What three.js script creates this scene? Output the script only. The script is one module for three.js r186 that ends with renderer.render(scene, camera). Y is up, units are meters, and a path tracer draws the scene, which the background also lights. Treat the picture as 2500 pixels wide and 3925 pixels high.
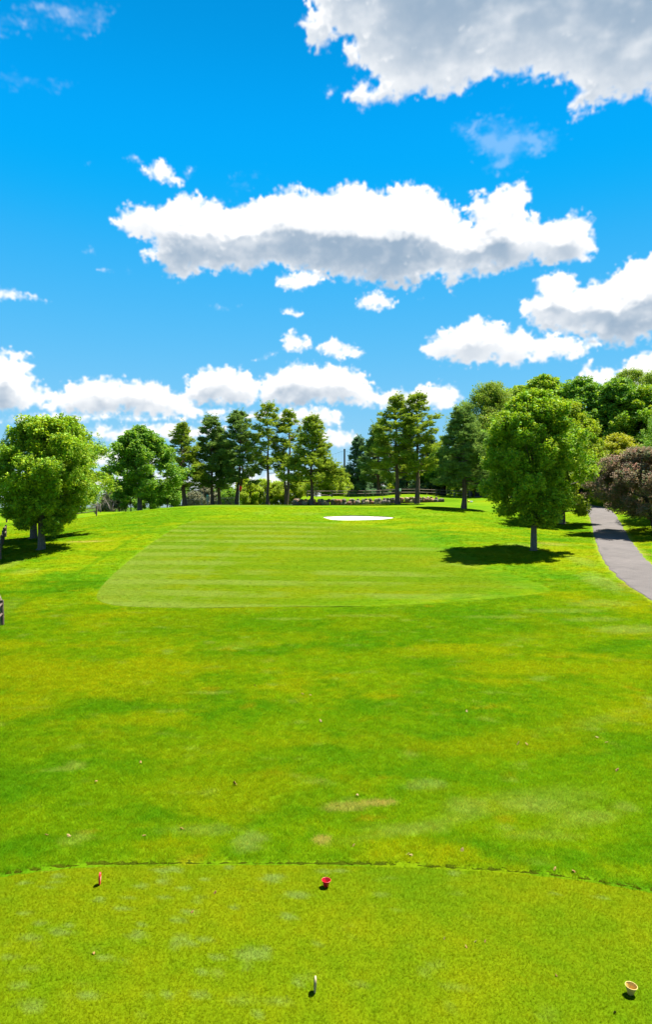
import * as THREE from 'three';
import { mergeGeometries } from 'three/addons/utils/BufferGeometryUtils.js';

// ---------------------------------------------------------------- camera, exposure, sun (the sky texture follows the noise helpers below)
const scene = new THREE.Scene();
const camera = new THREE.PerspectiveCamera(72.02, 653 / 1024, 0.1, 6000);
camera.position.set(0, 5.2, 0);
camera.rotation.set(-Math.atan(37.5 / 2700), 0, 0);
const renderer = new THREE.WebGLRenderer();
renderer.toneMapping = THREE.LinearToneMapping;
const EXPOSURE = 3.8;
renderer.toneMappingExposure = EXPOSURE;
renderer.shadowMap.enabled = true;
const SUN_AZIMUTH = 54, SUN_HEIGHT = 63;                   // degrees to the right of the hole's line, degrees above the horizon
const sunDirection = new THREE.Vector3(Math.sin(SUN_AZIMUTH * Math.PI / 180) * Math.cos(SUN_HEIGHT * Math.PI / 180), Math.sin(SUN_HEIGHT * Math.PI / 180), -Math.cos(SUN_AZIMUTH * Math.PI / 180) * Math.cos(SUN_HEIGHT * Math.PI / 180));
const sun = new THREE.DirectionalLight(new THREE.Color().setRGB(1, 0.95, 0.84), 4.8);
sun.position.copy(sunDirection).multiplyScalar(200).add(new THREE.Vector3(0, 0, -50));
sun.target.position.set(0, 0, -50);
sun.castShadow = true;
sun.shadow.mapSize.set(4096, 4096);
Object.assign(sun.shadow.camera, { left: -70, right: 70, top: 70, bottom: -70, near: 1, far: 420 });
scene.add(sun, sun.target);

// ---------------------------------------------------------------- numbers and noise
function makeRandom(seed) { let s = seed >>> 0; return () => { s = (s + 0x6D2B79F5) >>> 0; let t = Math.imul(s ^ (s >>> 15), 1 | s); t = (t + Math.imul(t ^ (t >>> 7), 61 | t)) ^ t; return ((t ^ (t >>> 14)) >>> 0) / 4294967296; }; }
const clamp = (v, a = 0, b = 1) => v < a ? a : v > b ? b : v;
const lerp = (a, b, t) => a + (b - a) * t;
const smooth = (a, b, v) => { const t = clamp((v - a) / (b - a)); return t * t * (3 - 2 * t); };
const lattice = new Uint8Array(512);
{ const r = makeRandom(11), p = Array.from({ length: 256 }, (_, i) => i); for (let i = 255; i > 0; i--) { const j = Math.floor(r() * (i + 1)); [p[i], p[j]] = [p[j], p[i]]; } for (let i = 0; i < 512; i++) lattice[i] = p[i & 255]; }
const slopeX = new Float32Array(256), slopeY = new Float32Array(256);
for (let i = 0; i < 256; i++) { slopeX[i] = Math.cos(i * 2.399963); slopeY[i] = Math.sin(i * 2.399963); }
function noise(x, y) {                                    // gradient noise, about -1..1
  const xi = Math.floor(x), yi = Math.floor(y), fx = x - xi, fy = y - yi, X = xi & 255, Y = yi & 255;
  const u = fx * fx * fx * (fx * (fx * 6 - 15) + 10), v = fy * fy * fy * (fy * (fy * 6 - 15) + 10);
  const a = lattice[lattice[X] + Y], b = lattice[lattice[X + 1] + Y], c = lattice[lattice[X] + Y + 1], e = lattice[lattice[X + 1] + Y + 1];
  const n0 = slopeX[a] * fx + slopeY[a] * fy, n1 = slopeX[b] * (fx - 1) + slopeY[b] * fy, n2 = slopeX[c] * fx + slopeY[c] * (fy - 1), n3 = slopeX[e] * (fx - 1) + slopeY[e] * (fy - 1);
  const p = n0 + (n1 - n0) * u, q = n2 + (n3 - n2) * u;
  return (p + (q - p) * v) * 1.5;
}
function fbm(x, y, octaves, gain = 0.5) { let s = 0, a = 1, t = 0; for (let i = 0; i < octaves; i++) { s += a * noise(x, y); t += a; a *= gain; x = x * 2.03 + 17.1; y = y * 2.03 - 9.7; } return s / t; }
function curve(points) {                                  // smooth monotone curve through [x, y] points
  const n = points.length, m = new Float64Array(n), s = [];
  for (let i = 0; i < n - 1; i++) s.push((points[i + 1][1] - points[i][1]) / (points[i + 1][0] - points[i][0]));
  for (let i = 1; i < n - 1; i++) m[i] = s[i - 1] * s[i] <= 0 ? 0 : 2 * s[i - 1] * s[i] / (s[i - 1] + s[i]);
  m[0] = s[0]; m[n - 1] = s[n - 2];
  return (x) => {
    if (x <= points[0][0]) return points[0][1];
    if (x >= points[n - 1][0]) return points[n - 1][1];
    let i = 0; while (x > points[i + 1][0]) i++;
    const h = points[i + 1][0] - points[i][0], t = (x - points[i][0]) / h, t2 = t * t, t3 = t2 * t;
    return (2 * t3 - 3 * t2 + 1) * points[i][1] + (t3 - 2 * t2 + t) * h * m[i] + (3 * t2 - 2 * t3) * points[i + 1][1] + (t3 - t2) * h * m[i + 1];
  };
}

// ---------------------------------------------------------------- the lie of the land; x is metres to the right of the tee line, d metres up the hole (d = -z)
const middleRise = curve([[-60, 0], [0, 0], [10.1, 0], [11.6, -0.1], [16, 0.03], [22, 0.38], [28, 0.82], [34, 1.4], [42, 2.3], [48, 2.95], [54, 3.52], [60, 4.08], [65, 4.68], [69, 4.83], [76, 4.86], [88, 4.88], [100, 4.6], [125, 1.5], [170, -8], [230, -19], [400, -25], [4200, -26]]);
const leftFall = curve([[0, 0], [28, 0], [36, 0.3], [44, 0.55], [50, 1.1], [65, 1.5], [85, 1.5], [100, 0.75], [110, 0.6], [140, 0.2], [200, 0]]);
const rightFall = curve([[0, 0], [36, 0], [44, 0.3], [50, 0.6], [62, 0.75], [70, 0.45], [78, 0.15], [90, 0], [4000, 0]]);
const pathLine = curve([[10, 15.6], [20, 15.0], [30.5, 15.1], [37.5, 16.25], [50, 20.4], [62, 24.6], [72, 27.6], [80, 29.6], [90, 31]]);
const terraceEdge = (x) => 81 + 0.01 * x;                 // the boulder wall stands along this line
function terraceRaise(x, d) {                              // how far the ground behind the boulder wall stands above the green
  if (x < -6 || d < 79) return 0;
  const back = smooth(-0.1, 0.35, d - terraceEdge(x)), end = smooth(-3.6, -3.0, x) , right = 1 - smooth(9, 17, x);
  return back * end * (1 - smooth(98, 116, d)) * (0.4 * right + 0.2 + 0.05 * Math.max(0, Math.min(d, 92) - 81));
}
function landHeight(x, d) {
  let h = middleRise(d);
  if (d > 24 && d < 260) {
    if (x < -12) h -= leftFall(d) * smooth(0, 1, (-x - 12) / 18);
    if (x > 8) h -= rightFall(d) * smooth(0, 1, (x - 8) / 12);
    if (x > 10 && d > 38 && d < 130) h += Math.min(2.2, 0.13 * Math.max(0, x - pathLine(Math.min(d, 90)) - 1.5)) * smooth(40, 60, d) * (1 - smooth(100, 130, d));
    h += 0.42 * smooth(2, 16, x) * (1 - smooth(19, 27, x)) * smooth(70, 80, d) * (1 - smooth(100, 130, d));
    h += 0.9 * smooth(18, 30, x) * smooth(78, 92, d) * (1 - smooth(110, 150, d));
    h += terraceRaise(x, d);
    h += 0.05 * fbm(x * 0.11, d * 0.11, 2) * smooth(24, 34, d);
  }
  if (d > 10 && d < 60) h += 0.035 * fbm(x * 0.3 + 40, d * 0.3, 2) * smooth(10.2, 12, d);
  return h;
}

// ---------------------------------------------------------------- the sky: clear air and fair-weather clouds, by compass direction (azimuth to the right of the hole, height above the horizon, degrees)
const clouds = [
  { kind: 'bank', soft: 0.9, amp: 0.35, opacity: 0.8, shade: 0.3, outline: [[-28.1, 1.9], [-24.8, 2.5], [-21.3, 3.1], [-18.3, 2.5], [-15.1, 2.9], [-10.8, 2.4], [-5.8, 2.8], [-0.2, 2.3], [4.6, 2.6], [9.7, 2.1], [14.6, 2.4], [20.9, 2.1], [29.4, 1.8], [29.4, 0.1], [-28.2, 0.1]] },
  { kind: 'low', shade: 0.5, outline: [[-19.18, 3.56], [-18.10, 4.10], [-16.84, 4.20], [-15.73, 3.96], [-13.13, 3.94], [-12.81, 3.00], [-15.73, 2.57], [-18.41, 2.66]] },
  { kind: 'low', shade: 0.6, outline: [[-19.33, 5.50], [-17.93, 6.16], [-16.67, 5.91], [-14.43, 6.10], [-12.47, 6.48], [-10.82, 6.12], [-8.47, 6.23], [-6.60, 5.78], [-9.14, 5.14], [-12.48, 4.75], [-15.72, 4.48], [-17.31, 4.64], [-18.71, 5.19]] },
  { kind: 'low', shade: 0.5, outline: [[-0.93, 5.82], [1.14, 6.09], [2.79, 5.61], [3.14, 5.06], [2.24, 4.31], [0.45, 4.25], [-1.11, 4.79]] },
  { kind: 'low', shade: 0.6, outline: [[-4.03, 7.06], [-2.66, 7.75], [-0.76, 7.86], [1.14, 7.42], [1.55, 6.74], [1.14, 6.09], [-0.41, 5.96], [-2.31, 6.16], [-3.86, 6.56]] },
  { kind: 'low', shade: 0.7, outline: [[-25.93, 5.76], [-23.94, 6.48], [-20.69, 6.85], [-16.99, 6.87], [-13.13, 6.80], [-9.81, 6.64], [-7.11, 7.26], [-5.06, 7.49], [-3.69, 7.07], [-5.40, 6.54], [-9.14, 6.29], [-13.13, 6.33], [-16.99, 6.29], [-21.30, 6.00]] },
  { kind: 'cumulus', shade: 1.5, outline: [[-6.08, 8.55], [-5.33, 9.83], [-4.20, 10.58], [-2.65, 11.26], [-0.93, 11.10], [0.79, 11.01], [2.45, 10.67], [3.48, 9.79], [4.51, 8.98], [5.61, 8.23], [5.27, 7.62], [1.83, 7.72], [-0.93, 7.86], [-3.34, 7.58], [-5.40, 7.72]] },
  { kind: 'cumulus', shade: 0.5, outline: [[4.24, 8.24], [5.26, 9.07], [6.80, 9.04], [7.99, 9.38], [9.67, 9.44], [10.94, 8.71], [11.28, 7.94], [10.08, 7.34], [7.31, 7.46], [4.75, 7.50]] },
  { kind: 'cumulus', shade: 1.6, outline: [[-21.89, 7.20], [-21.23, 8.15], [-20.32, 8.89], [-18.85, 9.48], [-16.91, 9.71], [-15.70, 9.64], [-14.09, 9.55], [-12.72, 9.05], [-11.41, 8.83], [-10.14, 7.80], [-7.11, 7.46], [-8.46, 6.90], [-10.81, 6.59], [-13.13, 6.53], [-15.72, 6.79], [-18.86, 6.54], [-21.60, 6.68]] },
  { kind: 'cumulus', shade: 1.5, outline: [[-11.64, 8.26], [-11.20, 9.82], [-9.87, 10.59], [-8.46, 10.92], [-6.76, 10.73], [-5.67, 9.96], [-4.99, 8.90], [-5.33, 7.96], [-7.11, 7.60], [-9.81, 7.65], [-11.14, 7.78]] },
  { kind: 'cumulus', shade: 1.4, outline: [[-29.16, 9.00], [-26.46, 10.41], [-24.78, 10.74], [-23.92, 11.24], [-22.99, 10.89], [-22.11, 10.22], [-22.53, 9.69], [-21.94, 9.30], [-22.47, 8.80], [-21.52, 8.76], [-21.23, 8.03], [-21.77, 7.05], [-23.65, 6.71], [-26.49, 6.44], [-29.44, 6.47]] },
  { kind: 'small', shade: 0.2, outline: [[-3.68, 12.40], [-3.55, 13.22], [-2.79, 13.84], [-2.10, 13.39], [-1.00, 12.98], [-1.03, 12.19], [-2.31, 11.92], [-3.41, 12.04]] },
  { kind: 'small', shade: 0.25, outline: [[-1.00, 12.06], [-0.17, 12.85], [0.79, 13.17], [1.41, 12.72], [2.45, 12.58], [3.20, 11.91], [2.86, 11.46], [1.14, 11.40], [0.03, 11.67]] },
  { kind: 'wisp', opacity: 0.85, shade: 0.1, outline: [[-6.32, 11.14], [-5.06, 11.89], [-3.75, 12.14], [-3.96, 11.71], [-5.33, 11.16]] },
  { kind: 'small', shade: 0.3, outline: [[2.27, 15.74], [3.13, 16.39], [4.02, 16.75], [4.78, 16.39], [5.87, 15.80], [5.26, 15.24], [3.54, 14.99], [2.44, 15.35]] },
  { kind: 'small', shade: 0.1, opacity: 0.9, outline: [[-3.82, 15.14], [-2.86, 15.45], [-1.76, 14.91], [-2.10, 14.59], [-2.99, 14.77]] },
  { kind: 'wisp', opacity: 0.45, outline: [[-9.72, 15.41], [-8.72, 15.51], [-7.60, 15.30], [-7.77, 14.98], [-9.12, 14.99]] },
  { kind: 'wisp', opacity: 0.7, outline: [[-7.50, 15.50], [-7.09, 15.64], [-6.69, 15.46], [-7.09, 15.22]] },
  { kind: 'wisp', opacity: 0.75, outline: [[7.23, 15.82], [7.63, 16.12], [8.07, 15.92], [7.64, 15.62]] },
  { kind: 'small', opacity: 0.85, shade: 0.15, outline: [[-25.59, 15.54], [-23.66, 15.39], [-22.38, 15.27], [-21.37, 14.72], [-23.03, 14.73], [-25.60, 14.39]] },
  { kind: 'wisp', opacity: 0.6, outline: [[-19.17, 18.48], [-18.43, 19.11], [-17.81, 18.67], [-18.03, 18.36], [-18.81, 18.28]] },
  { kind: 'wisp', opacity: 0.75, outline: [[-18.32, 17.45], [-17.44, 17.68], [-16.56, 17.43], [-17.38, 17.06]] },
  { kind: 'wisp', opacity: 0.6, outline: [[-15.93, 17.36], [-15.61, 17.87], [-15.29, 17.41], [-15.58, 16.97]] },
  { kind: 'wisp', opacity: 0.6, outline: [[-19.02, 24.31], [-18.62, 24.63], [-18.22, 24.47], [-18.56, 24.16]] },
  { kind: 'small', shade: 0.3, outline: [[-14.81, 24.42], [-14.10, 24.95], [-12.93, 25.36], [-12.21, 24.76], [-11.89, 24.24], [-11.10, 23.96], [-11.56, 23.53], [-12.61, 23.62], [-13.65, 23.75], [-14.43, 24.01]] },
  { kind: 'wisp', opacity: 0.7, outline: [[-16.08, 24.99], [-15.26, 25.35], [-14.20, 25.10], [-14.68, 24.70], [-15.64, 24.82]] },
  { kind: 'wisp', opacity: 0.6, outline: [[-11.59, 24.59], [-10.83, 25.03], [-10.10, 24.87], [-10.70, 24.38], [-11.10, 23.96]] },
  { kind: 'cumulus', shade: 0.55, outline: [[7.57, 12.32], [8.32, 12.95], [9.33, 13.55], [10.99, 13.96], [11.98, 14.45], [13.30, 14.22], [14.27, 13.63], [15.56, 13.24], [17.15, 12.83], [19.02, 12.45], [21.00, 12.14], [21.30, 11.69], [20.40, 11.33], [18.72, 10.82], [17.16, 10.75], [15.89, 10.66], [14.93, 10.45], [13.31, 10.91], [11.67, 10.59], [10.00, 10.91], [8.32, 11.42], [7.64, 11.93]] },
  { kind: 'cumulus', shade: 0.5, outline: [[19.22, 9.24], [19.89, 10.11], [20.55, 10.57], [21.22, 9.97], [22.35, 9.77], [22.99, 10.46], [23.80, 11.00], [24.94, 11.39], [27.71, 11.48], [30.87, 9.71], [30.88, 7.11], [24.97, 7.66], [22.06, 8.14], [19.96, 8.57]] },
  { kind: 'cumulus', shade: 1.05, outline: [[15.49, 14.74], [15.62, 15.41], [16.51, 15.80], [16.38, 16.57], [16.97, 17.15], [18.13, 17.23], [19.18, 16.95], [19.49, 16.27], [20.83, 16.37], [21.72, 16.22], [22.19, 16.81], [23.07, 17.23], [23.94, 17.58], [25.04, 17.89], [27.67, 17.59], [30.82, 15.60], [31.11, 11.39], [24.94, 11.89], [23.22, 11.48], [21.45, 11.53], [20.61, 12.18], [19.02, 12.48], [17.31, 12.91], [16.45, 13.28], [15.81, 14.01]] },
  { kind: 'cumulus', shade: 1, outline: [[-16.83, 21.03], [-15.97, 22.05], [-14.53, 22.16], [-13.07, 22.00], [-12.09, 22.99], [-11.10, 23.29], [-9.77, 22.98], [-8.77, 22.86], [-8.09, 22.44], [-7.08, 22.80], [-5.04, 23.34], [-2.99, 23.99], [-0.93, 23.88], [0.10, 23.62], [1.13, 24.05], [2.85, 24.34], [4.56, 23.76], [5.92, 24.14], [6.47, 24.59], [7.48, 23.96], [9.17, 23.33], [10.04, 22.39], [10.70, 22.23], [11.17, 21.42], [11.70, 21.18], [11.10, 22.14], [11.63, 23.02], [13.27, 23.03], [14.56, 23.61], [15.74, 23.50], [16.29, 22.41], [15.91, 21.86], [16.80, 21.14], [17.27, 20.75], [18.67, 20.94], [19.89, 21.22], [20.68, 20.37], [21.02, 19.62], [21.23, 18.60], [20.40, 17.77], [19.00, 17.47], [17.44, 17.47], [16.34, 18.04], [16.02, 17.59], [14.58, 17.41], [12.96, 17.37], [11.32, 17.32], [10.32, 16.38], [9.32, 16.80], [8.98, 17.43], [7.84, 17.24], [7.57, 16.62], [5.60, 16.56], [3.89, 16.91], [2.17, 17.13], [0.10, 17.54], [-2.31, 18.00], [-4.02, 18.40], [-6.07, 17.85], [-8.44, 17.95], [-10.12, 17.69], [-11.45, 17.00], [-12.50, 17.37], [-13.41, 18.27], [-14.71, 18.45], [-14.87, 18.94], [-13.67, 19.33], [-14.06, 19.89], [-15.66, 19.87], [-16.52, 20.22]] },
  { kind: 'small', shade: 0.25, outline: [[-4.30, 16.97], [-3.95, 17.72], [-2.65, 17.99], [-1.62, 18.31], [-0.31, 18.01], [0.03, 17.39], [-1.00, 16.95], [-2.31, 16.56], [-3.85, 16.66]] },
  { kind: 'cumulus', shade: 1.25, overhead: 1, outline: [[-2.16, 33.77], [-1.88, 34.33], [-0.99, 34.76], [-1.68, 35.20], [-1.88, 36.10], [-0.24, 36.98], [1.13, 39.48], [4.53, 41.92], [12.85, 42.91], [23.58, 41.32], [31.61, 38.02], [32.89, 32.71], [30.71, 28.62], [27.60, 26.78], [24.67, 26.95], [23.84, 27.61], [23.12, 27.47], [21.66, 27.47], [20.52, 27.42], [19.25, 26.95], [18.82, 27.62], [19.24, 28.66], [18.62, 29.20], [17.07, 29.71], [15.17, 29.84], [13.56, 30.12], [12.59, 29.92], [11.28, 29.54], [9.95, 29.49], [8.95, 29.16], [7.44, 29.56], [5.91, 29.35], [4.21, 29.29], [3.12, 28.80], [1.99, 29.18], [1.23, 29.66], [2.16, 30.26], [2.84, 30.80], [3.46, 30.63], [4.14, 30.36], [3.39, 31.28], [2.16, 31.53], [1.13, 32.16], [1.75, 33.02], [0.79, 33.12], [-0.17, 32.45], [-1.10, 32.71], [-1.68, 33.26]] },
  { kind: 'wisp', opacity: 0.5, outline: [[-0.41, 30.04], [0.27, 30.48], [1.13, 30.29], [0.79, 29.86], [0.27, 29.40]] },
  { kind: 'veil', opacity: 0.28, outline: [[10.0, 27.7], [12.9, 28.1], [15.8, 27.7], [19.0, 25.9], [16.8, 25.0], [13.9, 24.2], [11.6, 25.2], [10.8, 26.6]] },
  { kind: 'veil', opacity: 0.25, outline: [[-8.1, 22.9], [-7.2, 24.6], [-4.9, 25.2], [-6.2, 23.8], [-7.1, 22.9]] },
  { kind: 'veil', opacity: 0.4, grain: 1, outline: [[-25.5, 31.6], [-22.9, 32.6], [-20.2, 33.4], [-17.8, 34.1], [-16.4, 33.4], [-16.9, 32.4], [-20.3, 31.6], [-22.9, 31.4], [-25.5, 30.5]] },
  { kind: 'veil', opacity: 0.14, outline: [[-25.5, 28.6], [-22.3, 29.4], [-19.4, 29.1], [-20.3, 28.2], [-23.5, 27.9]] },
];
function roundCloud(random, az, el, width, height) {        // a further cumulus for the rest of the sky: flat below, heaped above
  const outline = [];
  for (let i = 0; i < 22; i++) { const a = i / 22 * Math.PI * 2, r = 0.8 + 0.35 * random(), y = Math.sin(a); outline.push([az + Math.cos(a) * width * r / Math.cos(el * Math.PI / 180), el + (y < 0 ? y * 0.45 : y) * height * r]); }
  return { kind: 'cumulus', shade: 0.6 + 0.5 * random(), outline };
}
function buildSky() {
  const W = 4096, H = 2048, data = new Float32Array(W * H * 4);
  const toLinear = (c) => c <= 10 ? c / 3294.6 : Math.pow((c / 255 + 0.055) / 1.055, 2.4);
  const air = [[-90, 150, 178, 180], [-1, 190, 214, 222], [0, 206, 230, 244], [4.7, 150, 212, 247], [11, 104, 197, 250], [18.8, 56, 182, 250], [26, 6, 172, 252], [35, 4, 150, 228], [50, 4, 124, 206], [90, 4, 96, 180]];
  const perChannel = [1, 2, 3].map((k) => curve(air.map((a) => [a[0], a[k]])));
  for (let y = 0; y < H; y++) {
    const el = (y + 0.5) / H * 180 - 90, c = perChannel.map((f) => toLinear(f(el)) / EXPOSURE);
    for (let x = 0, o = y * W * 4; x < W; x++, o += 4) { data[o] = c[0]; data[o + 1] = c[1]; data[o + 2] = c[2]; data[o + 3] = 1; }
  }
  const random = makeRandom(5), all = [];
  for (let i = 0; i < 60; i++) {
    const az = 34 + 292 * (i + random()) / 60, el = 4 + 30 * Math.pow(random(), 1.3), s = 0.35 + el / 26;
    if (Math.abs(((az + 180) % 360) - 180) - (3 + 7 * random()) * s > 36) all.push(roundCloud(random, az, el, (4 + 8 * random()) * s, (1.3 + 1.6 * random()) * s));
  }
  for (let i = 0; i < 9; i++) all.push(roundCloud(random, 60 + 280 * i / 9, 44 + 24 * random(), 9 + 9 * random(), 4 + 3 * random()));
  all.push(...clouds);
  all.forEach((cloud, number) => {
    const kind = { cumulus: [1, 0.42, 0.66], low: [0.6, 0.5, 0.55], small: [0.55, 0.42, 0.55], wisp: [0.45, 0.75, 0.55], veil: [1.2, 1.7, 1.0], bank: [1, 0.9, 0.4] }[cloud.kind];
    const scale = kind[0], soft = cloud.soft ?? kind[1] * (cloud.kind === 'cumulus' ? 1 : 1), amp = cloud.amp ?? kind[2] * scale, opacity = cloud.opacity ?? 1, shade = cloud.shade ?? 0.1;
    const els = cloud.outline.map((p) => p[1]), azs = cloud.outline.map((p) => p[0]);
    const elLow = Math.max(0.05, Math.min(...els) - 1.6), elHigh = Math.min(89, Math.max(...els) + 1.6), elMid = (elLow + elHigh) / 2, squash = Math.cos(elMid * Math.PI / 180);
    const azMid = (Math.min(...azs) + Math.max(...azs)) / 2, azLow = Math.min(...azs) - 1.6 / squash, azHigh = Math.max(...azs) + 1.6 / squash;
    const outline = cloud.outline.map(([a, e]) => [(a - azMid) * squash, e]);
    const x0 = Math.floor(azLow / 360 * W), x1 = Math.ceil(azHigh / 360 * W), y0 = Math.floor((elLow + 90) / 180 * H), y1 = Math.ceil((elHigh + 90) / 180 * H), w = x1 - x0, h = y1 - y0;
    const field = new Float32Array(w * h), ox = (number - all.length + 70) * 31.7, oy = (number - all.length + 70) * 13.3;
    for (let j = 0; j < h; j++) for (let i = 0; i < w; i++) {
      const px = ((x0 + i + 0.5) / W * 360 - azMid) * squash, py = (y0 + j + 0.5) / H * 180 - 90;
      const f = 1 / scale, u = px * f + ox, v = py * f * 1.15 + oy;
      const wx = 0.42 * scale * fbm(u * 0.55, v * 0.55, 3) + 0.2 * scale * fbm(u * 2.1 + 5, v * 2.1, 3), wy = 0.42 * scale * fbm(u * 0.55 + 80, v * 0.55 + 33, 3) + 0.2 * scale * fbm(u * 2.1 + 50, v * 2.1 + 9, 3);
      const qx = px + wx, qy = py + wy;
      let best = 1e9, inside = false;
      for (let k = 0, n = outline.length, l = n - 1; k < n; l = k++) {
        const ax = outline[l][0], ay = outline[l][1], bx = outline[k][0], by = outline[k][1], ex = bx - ax, ey = by - ay;
        const t = clamp(((qx - ax) * ex + (qy - ay) * ey) / (ex * ex + ey * ey)), rx = qx - ax - ex * t, ry = qy - ay - ey * t, r = rx * rx + ry * ry;
        if (r < best) best = r;
        if ((ay > qy) !== (by > qy) && qx < ex * (qy - ay) / ey + ax) inside = !inside;
      }
      let lumps = 0, a = 0.5, g = 0.8;
      for (let k = 0; k < 6; k++) { lumps += a * (0.55 - 2.1 * Math.abs(noise(u * g + k * 7.3, v * g - k * 3.1)) * 0.8); a *= 0.6; g *= 2.05; }
      if (cloud.kind === 'veil') lumps = 0.9 * fbm(u * 0.6, v * 1.6, 3) + 0.5 * fbm(u * 4, v * 5, 3);
      if (cloud.kind === 'wisp') lumps = 0.5 * lumps + 0.5 * fbm(u * 2.5, v * 2.5, 4) - 0.1;
      field[j * w + i] = (inside ? 1 : -1) * Math.sqrt(best) + amp * lumps;
    }
    const at = (i, j) => { const a = i < 0 ? 0 : i > w - 1 ? w - 1 : i, b = j < 0 ? 0 : j > h - 1 ? h - 1 : j, ia = Math.floor(a), jb = Math.floor(b), fa = a - ia, fb = b - jb, o = jb * w + ia, dx = ia < w - 1 ? 1 : 0, dy = jb < h - 1 ? w : 0; return (field[o] * (1 - fa) + field[o + dx] * fa) * (1 - fb) + (field[o + dy] * (1 - fa) + field[o + dy + dx] * fa) * fb; };
    const lx = 0.34 * W / 360, ly = 0.94 * H / 180, grey = [0.34, 0.46, 0.60], reach = 0.33 * scale;
    for (let j = 0; j < h; j++) for (let i = 0; i < w; i++) {
      const F = field[j * w + i];
      if (F <= -0.3) continue;
      const px = ((x0 + i + 0.5) / W * 360 - azMid) * squash / scale + ox, py = ((y0 + j + 0.5) / H * 180 - 90) / scale * 1.15 + oy;
      const ragged = fbm(px * 0.9 + 60, py * 0.9, 3);
      let alpha = smooth(0, soft * (Math.max(0.45, 1.2 + 2.4 * ragged) + (cloud.kind === 'cumulus' ? 0.7 * clamp((elMid - (y0 + j) / H * 180 + 90) / (elHigh - elMid)) : 0)), F + 0.34 * scale * fbm(px * 2.6 + 14, py * 2.6, 3));
      let depth = 0;
      for (let k = 1; k <= 12; k++) { const s = k * reach; depth += clamp(at(i + lx * s, j + ly * s) * 0.8, 0, 1) * reach / scale; }
      const drift = fbm(px * 0.17, py * 0.34, 4), lump = fbm(px * 0.55 + 9, py * 0.7, 4), inner = F / scale + 0.9 * lump + 0.5 * drift;
      const tilt = at(i + lx * 0.2, j + ly * 0.2) - at(i - lx * 0.2, j - ly * 0.2), broad = at(i + lx * 0.75 * scale, j + ly * 0.75 * scale) - at(i - lx * 0.75 * scale, j - ly * 0.75 * scale);
      const dark = 0.92 * (1 - Math.exp(-depth * 0.5 * shade)) * smooth(-1.15, 1.15, drift * 1.6 + lump * 1.1 + (depth - 1.1) * 0.35) * (1 - Math.exp(-Math.max(0, inner) * (cloud.overhead ? 0.36 : 1.0)));
      const bright = clamp(1.05 - 0.98 * dark + clamp(-tilt * 0.55 - broad * 0.24, -0.3, 0.3) * (0.15 + Math.min(1, depth * 0.6)) * Math.min(1, shade * 1.6), 0, 1.04);
      alpha *= cloud.kind === 'veil' ? opacity * 0.62 : opacity;
      const o = ((y0 + j) * W + ((x0 + i + W / 4) % W + W) % W) * 4;
      for (let c = 0; c < 3; c++) data[o + c] = lerp(data[o + c], lerp(grey[c], 1.12, bright) / EXPOSURE, alpha);
    }
  });
  const texture = new THREE.DataTexture(data, W, H, THREE.RGBAFormat, THREE.FloatType);
  texture.mapping = THREE.EquirectangularReflectionMapping;
  texture.magFilter = texture.minFilter = THREE.LinearFilter;
  texture.needsUpdate = true;
  return texture;
}
scene.background = buildSky();
scene.environment = scene.background;

// ---------------------------------------------------------------- naming helpers
const taken = new Map();
function numbered(name) { const n = taken.get(name) ?? 0; taken.set(name, n + 1); return n ? `${name}_${String(n).padStart(3, '0')}` : name; }
function shadowed(o) { o.traverse((m) => { if (m.isMesh) { m.castShadow = true; m.receiveShadow = true; } }); return o; }
function structure(name, geometry, material) { const m = new THREE.Mesh(geometry, material); m.name = numbered(name); m.userData = { kind: 'structure' }; scene.add(shadowed(m)); return m; }
function part(name, geometry, material, parent, label) { const m = new THREE.Mesh(geometry, material); m.name = name; if (label) m.userData.label = label; parent.add(shadowed(m)); return m; }
function thing(name, label, category, x, d, group, lift = 0) {
  const g = new THREE.Group(); g.name = numbered(name); g.userData = { label, category }; if (group) g.userData.group = group;
  g.position.set(x, landHeight(x, d) + lift, -d); scene.add(g); return g;
}

// ---------------------------------------------------------------- where each kind of turf lies
const teeLip = curve([[-9, 8.3], [-7, 8.95], [-5.6, 9.45], [-4.53, 9.71], [-3.87, 9.89], [-3.17, 9.99], [-1.31, 10.02], [0.56, 9.99], [2.38, 9.83], [3.41, 9.63], [4.34, 9.31], [5.2, 8.9], [6.5, 8.1], [8, 6.8]]);
function loop(points, n) { const c = new THREE.CatmullRomCurve3(points.map(([x, d]) => new THREE.Vector3(x, 0, d)), true, 'centripetal'); return c.getPoints(n).slice(0, n).map((p) => [p.x, p.z]); }
const fairwayEdge = loop([[-6.71, 28.7], [-2.67, 28.85], [1.61, 29.0], [4.93, 29.5], [8.0, 30.6], [9.9, 31.6], [10.25, 32.4], [9.6, 34.6], [8.76, 37.5], [7.4, 43.9], [6.6, 49], [4.2, 53.2], [-0.5, 55.2], [-6, 56.2], [-10.2, 56.4], [-10.9, 53.5], [-11.05, 43], [-10.75, 35.6], [-10.25, 31.6], [-9.75, 30.1], [-8.87, 29.2]], 180);
const greenEdge = loop(Array.from({ length: 14 }, (_, i) => { const a = i / 14 * Math.PI * 2; return [-7.2 + 11.4 * Math.cos(a) * (1 + 0.06 * Math.sin(3 * a)), 74.6 + 6.4 * Math.sin(a)]; }), 90);
const bunker = { x: 2.62, d: 58.35, rx: 2.95, rd: 1.75 };
function bunkerReach(x, d) { const a = Math.atan2((d - bunker.d) / bunker.rd, (x - bunker.x) / bunker.rx); return Math.hypot((x - bunker.x) / bunker.rx, (d - bunker.d) / bunker.rd) / (1 + 0.05 * Math.sin(3 * a + 1) + 0.03 * Math.sin(5 * a)); }
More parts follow.
